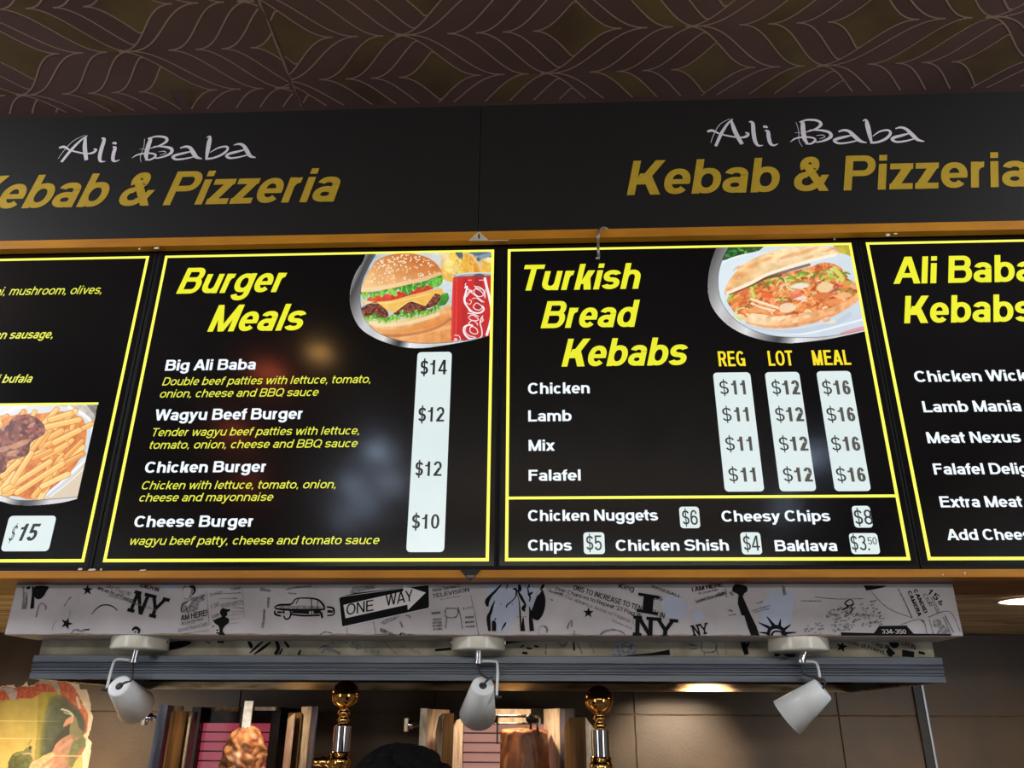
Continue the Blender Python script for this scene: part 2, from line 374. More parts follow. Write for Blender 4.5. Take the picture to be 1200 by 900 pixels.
# ================================================================== MATERIALS
m_black = mat('board_black', (12, 12, 14), 0.13, spec=0.5, noise=0.2, nscale=8, bump=0.02, bscale=15)
m_frame = mat('board_frame', (13, 13, 14), 0.6, spec=.15, noise=0.3, nscale=30)
m_sign = mat('sign_vinyl', (17, 16, 16), 0.55, spec=.3, noise=0.15, nscale=12, bump=0.03, bscale=10)
m_gold = mat('gold_vinyl', (172, 142, 38), 0.6, spec=.25, noise=0.12, nscale=30)
m_silver = mat('silver_vinyl', (205, 198, 208), 0.45, noise=0.1, nscale=30)
m_yel = glow('lit_yellow', (226, 226, 44), 1.0)
m_yel2 = glow('lit_pale_yellow', (250, 250, 92), 1.0)
m_yel3 = glow('lit_small_yellow', (222, 226, 70), 0.95)
m_org = glow('lit_amber', (240, 215, 40), 1.0)
m_wht = glow('lit_white', (236, 245, 252), 0.95)
m_pane = glow('lit_price_white', (222, 236, 236), 0.88)
m_ink = mat('black_ink', (28, 28, 30), 0.4, noise=0.1)
m_inkg = mat('translucent_grey_ink', (95, 92, 86), 0.4, noise=0.1)
m_rail = mat('varnished_rail', (190, 128, 30), 0.5, spec=.25, col2=(156, 98, 24), nscale=4, stretch=(1.5, 4, 6), ramp=(0.25, 0.75), bump=0.05)
m_rail2 = mat('stained_beam', (150, 84, 36), 0.45, col2=(96, 52, 24), nscale=6, stretch=(1.5, 6, 12), bump=0.05)
m_paper = mat('newsprint_paper', (186, 182, 188), 0.6, col2=(160, 156, 161), nscale=9, ramp=(0.3, 0.75), bump=0.05, bscale=25)
m_paper2 = mat('grubby_newsprint', (172, 164, 144), 0.55, col2=(122, 114, 95), nscale=12, bump=0.06, bscale=30)
m_news = mat('newsprint_ink', (20, 20, 24), 0.8, spec=.1, noise=0.2, nscale=90)
m_newsf = mat('faded_newsprint_ink', (84, 83, 87), 0.8, spec=.1, col2=(138, 135, 139), nscale=120)
m_blue = mat('pale_blue_print', (166, 176, 200), 0.6, noise=0.1, nscale=20)
m_steel = mat('brushed_steel', (104, 110, 120), 0.46, metal=0.7, col2=(80, 86, 96), nscale=6, stretch=(0.6, 4, 8), bump=0.03, rvar=0.06)
m_steelw = mat('worn_steel_sheet', (172, 158, 140), 0.28, metal=0.95, col2=(110, 94, 78), nscale=9, stretch=(6, 6, 1), bump=0.08, bscale=80, rvar=0.12)
m_dark = mat('sooty_steel', (44, 38, 34), 0.4, metal=0.6, noise=0.4, nscale=15)
m_chrome = mat('chrome', (215, 215, 220), 0.08, metal=1.0, noise=0.05)
m_brass = mat('polished_brass', (224, 172, 98), 0.10, metal=1.0, noise=0.12, nscale=25)
m_lampw = mat('matt_white_lamp', (226, 230, 232), 0.42, noise=0.04, bump=0.01, coat=0.2)
m_discw = mat('gloss_white_lamp', (214, 212, 200), 0.22, noise=0.05, coat=0.4)
m_cable = mat('dark_cable', (40, 34, 32), 0.5, noise=0.2)
m_grout = mat('tile_grout', (142, 112, 78), 0.8, noise=0.4, nscale=30)
m_tile = mat('brown_porcelain', (90, 73, 54), 0.40, col2=(67, 53, 39), nscale=6, ramp=(0.3, 0.7), bump=0.22, bscale=150, rvar=0.10, spec=0.45)
m_soffit = mat('marbled_wood_laminate', (216, 190, 152), 0.4, col2=(156, 126, 90), nscale=5, stretch=(0.7, 3.2, 1), ramp=(0.36, 0.6), bump=0.02)
m_vein = mat('dark_wood_vein', (62, 44, 30), 0.5, noise=0.3)
m_plain = mat('dark_paint', (52, 46, 44), 0.7, noise=0.15, nscale=10)
m_bench = mat('bench_steel', (150, 150, 150), 0.35, metal=0.9, noise=0.15)
m_floor = mat('floor_tile', (84, 78, 72), 0.5, noise=0.25, nscale=6)

# ================================================================== STRUCTURE
WY = 1.10; ZC = 3.282
zr = onY(600, 677, -0.05)[2]              # underside of the lower rail
zt = onY(600, 667.8, -0.05)[2]; BOXY = onZ(600, 684, zr)[1]; BEAMY = onZ(1165, 697, zr)[1]
XL_, XR_ = -3.0, 3.0
B().box(XL_, XR_, -5.6, 1.3, -0.05, 0).build('floor', m_floor, kind='structure')
m_win = mat('added_window_frame', (200, 200, 198), .4, noise=.05)
m_glass = mat('added_window_glass', (200, 215, 225), .1, noise=.02)
m_cream = mat('cream_wall_paint', (150, 140, 128), .7, noise=.1, nscale=8)
for k, (nm, x0, x1) in enumerate((('wall_left', XL_-.1, XL_), ('wall_right', XR_, XR_+.1))):
    bb = B(); bb.box(x0, x1, -5.6, -4.1, 0, ZC+.1); bb.box(x0, x1, -2.5, 1.3, 0, ZC+.1); bb.box(x0, x1, -4.1, -2.5, 0, .65); bb.box(x0, x1, -4.1, -2.5, 2.85, ZC+.1)
    bb.build(nm, m_cream, kind='structure')
    wn = B(); xi, xo = (x0+.02, x1-.02); wn.box(xi, xo, -4.1, -4.04, .65, 2.85); wn.box(xi, xo, -2.56, -2.5, .65, 2.85); wn.box(xi, xo, -4.1, -2.5, .65, .71); wn.box(xi, xo, -4.1, -2.5, 2.79, 2.85); wn.box(xi, xo, -3.33, -3.27, .65, 2.85)
    wo = wn.build('added_window_%d' % (k+1), m_win, kind='structure')  # unseen windows made up to go with the side fill lights
    B().box((x0+x1)/2-.004, (x0+x1)/2+.004, -4.05, -2.55, .7, 2.8).build('pane', m_glass, wo)
B().box(XL_-.1, XR_+.1, -5.7, -5.6, 0, ZC+.1).build('wall_back', m_cream, kind='structure')

# ---- tiled wall behind the bench: every tile a piece with recessed joints
wall = B().box(XL_, XR_, WY+0.006, WY+0.2, 0, zr+0.05).build('wall_front', m_grout, kind='structure')
tx = onY(744, 850, WY)[0]; tw = onY(980, 825, WY)[0]-onY(742, 825, WY)[0]; th = 0.333; tz = onY(742, 837.5, WY)[2]
tile_me = None
rows = [(tz-k*th, tz-(k-1)*th) for k in range(1, 5)]+[(tz, zr)]
for z0, z1 in rows:
    me = None; i = -5
    while tx+i*tw < XR_:
        xa, xb = tx+i*tw+0.0015, tx+(i+1)*tw-0.0015; i += 1
        xa, xb = max(xa, XL_), min(xb, XR_)
        if xb <= xa: continue
        full = abs((xb-xa)-(tw-0.003)) < 1e-4
        if full and me is not None: o = bpy.data.objects.new('tile', me); link(o, wall)
        else:
            o = B().box(0, xb-xa, WY, WY+0.008, z0+0.0015, z1-0.0015).build('tile', m_tile, wall, origin=(0, 0, 0)); bevel(o, 0.0012, 1)
            if full: me = o.data
        if full and not o.modifiers: bevel(o, 0.0012, 1)
        o.location = (xa, 0, 0)
# metal corner strip on the tiles
X0 = onY(1074, 830, WY)[0]
t1 = B().box(X0-.004, X0+.022, WY-.012, WY+.001, 0.95, zr-.002).build('trim_1', mat('trim_dark', (26, 22, 20), .4, noise=.2), kind='structure')
B().box(X0+.022, X0+.028, WY-.016, WY-.001, 0.95, zr-.002).build('chrome_edge', mat('dull_chrome_strip', (150, 150, 156), .3, metal=1.0, noise=.1), t1)

# ---- soffit over the bench, beam, bulkhead, rails
sf = B().box(XL_, XR_, BEAMY, WY+.2, zr, zr+.04).build('ceiling_soffit', m_soffit, kind='structure')
rnd = random.Random(5); vb = B()
for k in range(120):
    x = rnd.uniform(XL_+.1, XR_-.5); y = rnd.uniform(BEAMY+.02, WY-.03); ln = rnd.uniform(.06, .34); ya = rnd.uniform(-.05, .03); ww = rnd.uniform(.002, .008)
    n = 7; V = []
    for j in range(n):
        t = j/(n-1); yy = y+ya*t+math.sin(t*5+k)*.006; h = ww*math.sin(math.pi*t)+.0004
        V += [(x+ln*t, min(yy+h, WY-.002), zr-.0006), (x+ln*t, min(yy-h, WY-.003), zr-.0006)]
    vb.add(V, [(2*j, 2*j+1, 2*j+3, 2*j+2) for j in range(n-1)])
vb.build('wood_vein', m_vein, sf, kind='stuff')
B().box(XL_, XR_, -0.0035, BEAMY, zr, zt-.0005).build('trim_2', m_rail2, kind='structure')
B().box(XL_, XR_, 0.0565, 0.25, zr+.05, ZC).build('wall_bulkhead', m_plain, kind='structure')
zt = onY(600, 667.8, -0.05)[2]
rail2 = bevel(B().box(XL_, XR_, -0.05, -0.004, zr-.0005, zt).build('trim_3', m_rail, kind='structure'), .0015)
zu0, zu1 = onY(562, 281.0, -0.03)[2], onY(562, 271.0, -0.03)[2]
rail1 = bevel(B().box(XL_, XR_, -0.03, -0.004, zu0, zu1).build('trim_4', m_rail, kind='structure'), .0012)
chip = mat('bare_plaster_chip', (225, 220, 205), .8, noise=.2)
for px, py, w_, h_, Y in ((91, 668, 6, 2.4, -.051), (103, 668.6, 10, 2.2, -.051), (117, 668.4, 3, 2.5, -.051), (163, 668.8, 9, 1.4, -.051), (180, 291.6, 7, 1.8, -.031), (162, 292.4, 3, 1.6, -.031),
                          (1038, 276.5, 5, 2.6, -.031), (1047, 274.5, 5, 1.4, -.031), (977, 281, 1.5, 2.4, -.002), (1130, 673, 1.2, 2.6, -.051), (1104, 674, 1.6, 1.2, -.051)):
    p = onY(px, py, Y); q = onY(px+w_, py-h_, Y)
    B().prism([(p[0], p[2]), (p[0]+(q[0]-p[0])*.55, p[2]-.0007), (q[0], p[2]+.001), (p[0]+(q[0]-p[0])*.8, q[2]), (p[0]+(q[0]-p[0])*.2, q[2]-.0005)], Y-.0008, Y+.001, 'y').build('paint_chip', chip, rail2 if py > 500 else rail1)

# ---- papered ceiling: printed wave pattern
ceil = B().box(XL_, XR_, -5.6, 0.056, ZC, ZC+.1).build('ceiling', mat('aubergine_wallpaper', (98, 74, 70), .62, col2=(80, 58, 55), nscale=3, ramp=(.3, .7), bump=.03, bscale=400), kind='structure')
lines = B(); gold = B(); plum = B()
P_, R_, C0x, C0y = 0.742, 0.1455, -0.349, -0.2675
SEAM = -0.694
def scurve(x0, y0, x1, y1, n=18):
    return [(x0+(x1-x0)*(k/n), y0+(y1-y0)*(.45*(k/n)**2*(3-2*k/n)+.55*(k/n)**3*((k/n)*((k/n)*6-15)+10))) for k in range(n+1)]
def cutline(A, Bc):
    """keep A until it meets curve Bc"""
    out = []
    bx = [p[0] for p in Bc]; by = [p[1] for p in Bc]
    s0 = None
    for p in A:
        if min(bx) <= p[0] <= max(bx):
            yb_ = np.interp(p[0], bx, by) if bx[0] < bx[-1] else np.interp(p[0], bx[::-1], by[::-1])
            s = p[1] > yb_
            if s0 is not None and s != s0: out.append((p[0], float(yb_))); break
            s0 = s
        out.append(p)
    return out
U = P_/910.0
def put(b, pts, wd, xlo, xhi, yhi, z):
    z = z-(len(b.v)//76 % 60)*4e-6
    for a, c in zip(pts, pts[1:]):
        if not (xlo <= a[0] <= xhi and xlo <= c[0] <= xhi and a[1] <= yhi and c[1] <= yhi): continue
        d = np.array([c[0]-a[0], c[1]-a[1]]); ln = np.linalg.norm(d)
        if ln < 1e-6: continue
        n = np.array([-d[1], d[0]])/ln*wd/2; e = d/ln*wd*.15
        b.add([(a[0]-n[0]-e[0], a[1]-n[1]-e[1], z), (c[0]-n[0]+e[0], c[1]-n[1]+e[1], z), (c[0]+n[0]+e[0], c[1]+n[1]+e[1], z), (a[0]+n[0]-e[0], a[1]+n[1]-e[1], z)], [(0, 1, 2, 3)])
def band(b, A, Bc, xlo, xhi, yhi, z):
    n = min(len(A), len(Bc))
    for k in range(n-1):
        q = [A[k], A[k+1], Bc[k+1], Bc[k]]
        if all(xlo <= p[0] <= xhi and p[1] <= yhi for p in q): b.add([(p[0], p[1], z) for p in q], [(0, 1, 2, 3)])
for part, (xlo, xhi, dy) in enumerate(((SEAM, 2.6, 0.0), (-2.6, SEAM, 0.0265))):
    for row in range(-3, 33):
        y0 = C0y+dy-row*R_; half = (row % 2)*P_/2
        # y decreases towards the viewer: 'down' in the photo is +y; lower row = y0+R
        for i in range(-5, 6):
            x = C0x+half+i*P_; yl = y0+R_
            D = x+P_/2
            yhi = -0.012
            # family leaving the upper crossing to the lower one, and its mirror
            F1 = [scurve(x+a*U, y0, D+e*U, yl) for a, e in ((-35, -235), (0, -155), (130, -75), (220, 5), (305, 85), (400, 165))]
            C1 = x+P_
            F2 = [scurve(D+a*U, yl, C1+e*U, y0) for a, e in ((-35, -235), (0, -155), (130, -75), (220, 5), (305, 85), (400, 165))]
            G2 = [scurve(D-P_+a*U, yl, x+e*U, y0) for a, e in ((-35, -235),)]
            F1n = F1[0]
            for k, c in enumerate(F1):
                if k >= 4: c = cutline(c, F2[0])
                put(lines, c, .0040, xlo, xhi, yhi, ZC-.0004)
            F1next = scurve(C1-35*U, y0, C1+P_/2-235*U, yl)
            for k, c in enumerate(F2):
                if k >= 4: c = cutline(c, F1next)
                put(lines, c, .0040, xlo, xhi, yhi, ZC-.0004)
            rr = random.Random(row*31+i*7+part)
            if rr.random() < .7: band(gold, F1[2], F1[3], xlo, xhi, yhi, ZC-.0002)
            if rr.random() < .5: band(gold, F2[2], F2[3], xlo, xhi, yhi, ZC-.0002)
            # diamond between last stroke, main lines
            tipR = x+400*U; tipL = C1-235*U
            a1 = cutline(F1[5], F2[0]); 
            up = [q for q in F2[0] if q[0] >= a1[-1][0]]
            # lower half of the lozenge (towards +y) and its mirror above
            for sgn in (1, -1):
                lo = a1+up; V = [(px, y0+sgn*(py-y0)) for px, py in lo]
                for k in range(len(V)-1):
                    q = [V[k], V[k+1], (V[k+1][0], y0), (V[k][0], y0)]
                    if all(xlo <= p_[0] <= xhi and p_[1] <= yhi for p_ in q): gold.add([(p_[0], p_[1], ZC-.00028) for p_ in q], [(0, 1, 2, 3)])
m_wline = mat('wallpaper_line', (168, 142, 128), .5, noise=.1)
m_wgold = mat('wallpaper_gold', (106, 90, 60), .42, metal=.1, col2=(86, 66, 54), nscale=5, ramp=(.35, .62))
gold.build('gold_leaf_print', m_wgold, ceil, label='dull gold lozenges and bands of the wallpaper')
lines.build('wave_line_print', m_wline, ceil, label='pale wavy lines of the wallpaper')
# lifted seam edge
sb = B(); rnd = random.Random(2); V = []
for k in range(60):
    y = -1.6+k*(1.58/59); V += [(SEAM+rnd.uniform(-.004, .004), y, ZC-.0012), (SEAM+.0015+rnd.uniform(0, .003), y, ZC-.0016)]
sb.add(V, [(2*k, 2*k+1, 2*k+3, 2*k+2) for k in range(59)]); sb.build('wallpaper_seam', mat('paper_edge', (140, 116, 106), .7, noise=.3, nscale=60), ceil)

# ================================================================== HEADER SIGN
HY = -0.004
hz0, hz1 = zu1+.001, onY(562, 118.5, HY)[2]
seam = onY(562, 200, HY)[0]
PA2 = onY(829.3, 154.5, HY)[0]; PA1 = onY(69, 177, HY)[0]; DX = PA1-PA2
heads = []
for k, (xa, xb) in enumerate(((seam-1.86, seam-.001), (seam+.001, seam+1.86))):
    h = B().box(xa, xb, HY, .05, hz0, hz1).build('header_sign', m_sign, None, 'black shop name board in silver script and gold letters, '+('left of the seam' if k == 0 else 'right of the seam'), 'sign', 'shop name boards under the ceiling')
    bevel(h, .0008, 1); heads.append(h)
A_STR = [[(80,178,13),(108,115,15),(138,68,11),(165,42,6)], [(158,46,8),(166,75,17),(182,115,21),(212,168,17)], [(38,106,11),(62,100,14),(100,116,8),(150,128,9),(200,135,9),(232,130,13),(243,116,12),(228,110,7)], [(152,40,2),(102,68,3),(70,120,3),(55,162,2)],
  [(247,55,5),(265,62,16),(270,110,19),(277,150,18),(292,174,12),(318,174,3)], [(326,100,5),(342,105,16),(346,135,18),(355,165,16),(372,174,10),(393,166,3)],
  [(318,82,11),(330,80,14),(340,86,9)], [(502,55,5),(516,60,17),(519,100,22),(527,145,19),(545,168,7)], [(500,58,7),(540,46,10),(590,50,13),(608,68,15),(585,90,10),(545,104,6),(528,106,4)],
  [(548,98,5),(600,98,10),(648,108,15),(658,130,16),(630,148,11),(590,158,7),(578,152,4)], [(454,158,2),(480,140,8),(530,132,9),(572,138,10),(578,152,11),(556,166,9),(530,166,6)], [(483,58,2),(496,100,2.5),(498,150,2.5),(515,180,2)], [(478,112,2),(500,110,2),(510,118,2)], [(585,125,2),(618,122,4),(626,132,3),(600,142,2)],
  [(696,106,8),(722,98,12),(750,104,16),(778,130,21),(805,152,17),(838,161,4)], [(768,122,5),(725,132,13),(688,142,15),(676,152,14),(700,164,11),(745,160,9),(790,150,6)],
  [(818,52,4),(834,46,10),(842,75,21),(852,120,19),(862,162,9)], [(856,160,13),(892,158,11),(935,140,13),(957,115,12),(945,98,11),(905,104,8),(868,128,4)],
  [(982,90,5),(1010,84,12),(1038,94,16),(1068,122,20),(1095,146,16),(1128,154,4)], [(1058,112,5),(1015,124,13),(978,134,15),(966,146,14),(990,157,11),(1035,152,9),(1080,140,6)]]
for k, h in enumerate(heads):
    dx = DX if k == 0 else 0.0
    b = B()
    for st in A_STR: brush(b, [(p0, p1, p2*1.12) for p0, p1, p2 in st], HY, .0009, (820, 130), 4.2857, 6, dx)
    b.build('script_lettering', m_silver, h)
    L2 = onY(731.2, 227.5, HY); R1 = onY(401.8, 206, HY); q, _ = text_quads('Kebab & Pizzeria', .205, .165); cap = 40.0
    P0 = onY(731, 229, HY); hm = onY(731, 229-cap, HY)[2]-P0[2]; sh = .21*hm; pts = np.array([p for z in q for p in z])
    want = (R1[0]-DX)-L2[0]; kk = (want-sh*.74)/pts[:, 0].max(); x_ = 0
    for word in ('Kebab', '&', 'Pizzeria'):
        b = B(); q, wd = text_quads(word, .205, .165)
        for j, quad in enumerate(q): b.add([(L2[0]+dx+(x+x_)*kk+y*sh, HY-.0009-(j % 64)*4e-6, P0[2]+y*hm) for x, y in quad], [(0, 1, 2, 3)])
        b.build('gold_lettering', m_gold, h); x_ += wd+.36-.035

# ================================================================== MENU BOARDS
BX = [(-2.02, -1.040), (-1.038, -.116), (-.114, .809), (.811, 1.735)]
BORD = [(-1.945, -1.0605), (-1.0165, -.133), (-.097, .7915), (.8285, 1.7165)]
ZT, ZB = 2.8005, 1.985
gr = 'backlit menu boards over the counter'
labs = ['backlit pizza menu board at the left edge with a photo of chips and kebab meat', 'backlit black menu board headed Burger Meals with a burger and soft drink photo',
        'backlit black menu board headed Turkish Bread Kebabs with three price columns', 'backlit black menu board headed Ali Baba Kebabs, cut off by the right edge']
boards = []
for (xa, xb), (ba, bc), lb in zip(BX, BORD, labs):
    t = thing('menu_board', lb, 'menu board', ((xa+xb)/2, 0.02, zt), gr)
    bevel(B().box(xa, xb, 0.0, .056, zt+.0005, zu0-.0005).build('light_box', m_frame, t), .001, 1)
    B().box(ba-.012, bc+.012, -.0006, .0005, ZB-.010, ZT+.008).build('face_panel', m_black, t)
    b = B(); w_ = .0072
    b.box(ba, bc, -.0012, -.0005, ZT-w_*.9, ZT); b.box(ba, bc, -.0012, -.0005, ZB, ZB+w_); b.box(ba, ba+w_, -.0012, -.0005, ZB, ZT); b.box(bc-w_, bc, -.0012, -.0005, ZB, ZT)
    b.build('border_line', m_yel2, t); boards.append(t)
Bo, Re = (.205, .165), (.115, .10)
def T(board, m, string, L, R, yb, cap, wt=Bo, shear=0.0, xs=None, off=.0016, parent=None, name='lettering', space=None):
    b = B(); k = text_on(b, string, L, R, yb, cap, 0.0, off, wt[0], wt[1], shear, xs=xs, space=space)
    b.build(name, m, parent or board); return k
def pane(board, x0, y0, x1, y1, r=4.5, name='price_panel'):
    """white rounded lit panel given by photo corners of its top left and bottom right"""
    A = onY(x0, y0, 0); C = onY(x1, y1, 0); rm = r*.00185; V = []
    for cx, cz, a0 in ((A[0]+rm, A[2]-rm, 90), (A[0]+rm, C[2]+rm, 180), (C[0]-rm, C[2]+rm, 270), (C[0]-rm, A[2]-rm, 0)):
        for k in range(7): a = math.radians(a0+15*k); V.append((cx+rm*math.cos(a), cz+rm*math.sin(a)))
    b = B(); b.prism(V, -.0014, -.0005, 'y'); return b.build(name, m_pane, board)
IT = .21
b2 = boards[1]
T(b2, m_yel, 'Burger', (206.6,344), (337,319), 344.6, 30, (.22,.165), .25)
T(b2, m_yel, 'Meals', (243,389), (359.4,366), 389, 31, (.22,.165), .25)
for s_, L, R, yb, cap in (('Big Ali Baba',(193.5,434),(299.2,433),434.7,12.6), ('Wagyu Beef Burger',(183.3,480),(355,481),493,13), ('Chicken Burger',(170.5,548),(312.4,542),554.3,13), ('Cheese Burger',(158,611.5),(297.3,606),618,13.3)):
    T(b2, m_wht, s_, L, R, yb, cap, (.215,.17))
kd = 0
for s_, L, R, yb, cap in (('Double beef patties with lettuce, tomato,',(190,452),(434.3,447),452,9.4), ('onion, cheese and BBQ sauce',(187.5,465),(373.9,458),466.3,9.4), ('Tender wagyu beef patties with lettuce,',(180,503),(421,508),511.5,9.5),
                          ('tomato, onion, cheese and BBQ sauce',(176.5,520),(419.5,518),526.3,9.5), ('Chicken with lettuce, tomato, onion,',(167,569),(393.5,571),573.8,9.7), ('cheese and mayonnaise',(164,584),(320.6,583),588,9.7), ('wagyu beef patty, cheese and tomato sauce',(153.8,631),(445,632),638.8,10)):
    kd = T(b2, m_yel3, s_, L, R, yb, cap, (.145,.125), IT)
pc = pane(b2, 489.5, 413, 520.5, 647, 5)
CO = (.19, .125)
for s_, L, R, yb in (('$14',(493,431),(523.8,431),439.5), ('$12',(490.5,485),(520.8,485),494.6), ('$12',(487,548),(517.8,548),558.2), ('$10',(483,611),(515,611),620)):
    T(b2, m_ink, s_, L, R, yb, 17, CO, parent=pc, off=.0020)
b3 = boards[2]
T(b3, m_yel, 'Turkish', (614,316), (750.3,317), 340.9, 30, (.22,.165), .24)
T(b3, m_yel, 'Bread', (633.5,384.9), (749.8,351.5), 385, 31.5, (.22,.165), .24)
kk3 = T(b3, m_yel, 'Kebabs', (658,429.8), (806.2,410), 430, 32.5, (.22,.165), .24)
for s_, L, R, yb in (('Chicken',(618.7,456),(691,457),462), ('Lamb',(619,488),(669.8,490),494.2), ('Mix',(619.5,522),(650.2,524),528.7), ('Falafel',(619.5,557),(680.4,557),563.8),
                     ('Chicken Nuggets',(618.8,605),(771,607),610.9), ('Cheesy Chips',(845.3,605),(972.6,607),611.6), ('Chips',(618.8,640),(670,642),645.6), ('Chicken Shish',(721.5,640),(853.7,640),645.8), ('Baklava',(907.8,640),(980.6,642),646.2)):
    T(b3, m_wht, s_, L, R, yb, 13, (.21,.165))
for s_, L, R, yb in (('REG',(842,425),(873.3,425),429.6), ('LOT',(900.5,425),(928,414),429), ('MEAL',(952.5,425),(997.4,427),428.4)):
    T(b3, m_org, s_, L, R, yb, 17.6, (.26,.14), space=.03)
lz = onY(594, 583.8, 0)[2]; b = B(); b.box(BORD[2][0]+.003, BORD[2][1]-.003, -.0012, -.0005, lz-.0032, lz+.0032); b.build('divider_line', m_yel2, b3)
for (xa, xb), tl, dl, dr, nl, nr, n_ in (((0,0),(835.4,437,895.6,576),842.4,852.6,856,873.4,'11'), ((0,0),(896,436.5,956.6,575.6),903.4,913.6,915.8,936.6,'12'), ((0,0),(956.4,435.4,1020.6,575.5),962.6,973,975.6,995.8,'16')):
    pn = pane(b3, *tl, 5)
    Xs = [onY(v, 455, 0)[0] for v in (dl, dr, nl, nr)]
    for yb in (462.8, 494.2, 528.6, 564.8):
        # keep the world columns: convert each x back to the photo row
        z = onY(900, yb, 0)[2]; px = [proj((X, 0, z))[0] for X in Xs]
        T(b3, m_ink, '$', (px[0], yb-8), (px[1], yb-8), yb, 16.3, (.125,.10), parent=pn, off=.0020)
        T(b3, m_inkg, n_, (px[2], yb-8), (px[3]-1, yb-8), yb, 16.6, (.26,.15), parent=pn, off=.0020, space=.06)
for bx, s_, L, R, yb, inkm in (((795.5,594,820.8,619),'$6',799.5,817.3,615.4,m_ink), ((997.5,593,1023,618.3),'$8',1001,1022,615,m_ink), ((683.5,624,709,649.4),'$5',687,705,645.2,m_ink), ((867,624,893.4,649.8),'$4',871,890,645.4,m_ink), ((994.2,625,1031.6,649.4),'$3.',997,1018,645.2,m_ink)):
    pn = pane(b3, *bx, 4)
    T(b3, inkm, s_, (L, yb-8), (R, yb-8), yb, 17.5, (.15,.11), parent=pn, off=.0020)
    if s_ == '$3.': T(b3, inkm, '50', (1016.5, 634), (1027, 634), 638.2, 8.4, (.14,.11), parent=pn, off=.0020)
b4 = boards[3]
ka = kk3*1.02
T(b4, m_yel, 'Ali Baba', (1046.7,333), None, 333, 31.5, (.215,.165), .22, xs=ka)
T(b4, m_yel, 'Kebabs', (1059.3,379), None, 379.2, 32, (.215,.165), .22, xs=ka)
kw = .62
for s_, L, yb in (('Chicken Wicked',(1071,441),448), ('Lamb Mania',(1082,482),483.4), ('Meat Nexus',(1086.8,518),519.6), ('Falafel Delight',(1094.5,555),556.4), ('Extra Meat',(1102,593),594.8), ('Add Cheese',(1110,632),633.2)):
    T(b4, m_wht, s_, L, None, yb, 13, (.21,.165), xs=1.07)
b = B(); V = []
for cx, cz, a0 in ((1.56, 2.43, 90), (1.56, 2.02, 180), (1.61, 2.02, 270), (1.61, 2.43, 0)):
    for k in range(7): a = math.radians(a0+15*k); V.append((cx+.009*math.cos(a), cz+.009*math.sin(a)))
b.prism(V, -.0014, -.0005, 'y'); b.build('price_panel', m_pane, b4)
b1 = boards[0]
def Tr(board, m, string, R, yb, cap, wt, shear, xs):
    """set flush right at photo point R"""
    b = B(); q, wd = text_quads(string, *wt); P0 = onY(R[0], yb, 0); hm = onY(R[0], yb-cap, 0)[2]-P0[2]
    for j, quad in enumerate(q): b.add([(onY(*R, 0)[0]+(x-wd)*xs*hm+y*shear*hm, -.0016-(j % 64)*4e-6, P0[2]+y*hm) for x, y in quad], [(0, 1, 2, 3)])
    b.build('lettering', m, board)
Tr(b1, m_yel3, 'tomato, pepperoni, mushroom, olives,', (120,344), 344.5, 9.8, (.145,.125), IT, kd*.81)
Tr(b1, m_yel3, 'Italian sausage,', (62.5,396), 396.6, 9.8, (.18,.14), IT, kd*.81)
Tr(b1, m_yel3, 'mozzarella di bufala', (37,448), 448.6, 9.8, (.18,.14), IT, kd*.81)
pn = pane(b1, 11.5, 604.7, 57, 646, 5)
T(b1, m_ink, '$', (11.5,630), (20.5,622), 634.5, 19, (.13,.10), .2, parent=pn, off=.0020)
T(b1, m_ink, '15', (22,632), (48,618), 634, 20, (.22,.165), .2, parent=pn, off=.0020)

# ================================================================== PRINTED PHOTOGRAPHS (painted as ink on a fine mesh)
def inside(x, y, P):
    r = np.zeros(x.shape, bool); n = len(P)
    for i in range(n):
        x1, y1 = P[i]; x2, y2 = P[(i+1) % n]
        if y1 == y2: continue
        c = ((y1 > y) != (y2 > y)); r ^= c & (x < (x2-x1)*(y-y1)/(y2-y1)+x1)
    return r
def sp(P, n=5, closed=True):
    P = [tuple(p) for p in P]
    if closed: Q = [P[-1]]+P+[P[0], P[1]]
    else: Q = [P[0]]+P+[P[-1]]
    out = []
    for i in range(1, len(Q)-2):
        p0, p1, p2, p3 = (np.array(Q[j], float) for j in (i-1, i, i+1, i+2))
        for k in range(n):
            t = k/n; out.append(tuple(0.5*((2*p1)+(-p0+p2)*t+(2*p0-5*p1+4*p2-p3)*t*t+(-p0+3*p1-3*p2+p3)*t**3)))
    if not closed: out.append(P[-1])
    return out
def vnoise(x, y, s, seed=0):
    r = np.random.RandomState(seed).rand(64, 64); u, v = x/s, y/s
    i, j = np.floor(u).astype(int), np.floor(v).astype(int); f, g = u-i, v-j; f = f*f*(3-2*f); g = g*g*(3-2*g)
    a = r[i % 64, j % 64]; b = r[(i+1) % 64, j % 64]; c = r[i % 64, (j+1) % 64]; d = r[(i+1) % 64, (j+1) % 64]
    return a*(1-f)*(1-g)+b*f*(1-g)+c*(1-f)*g+d*f*g
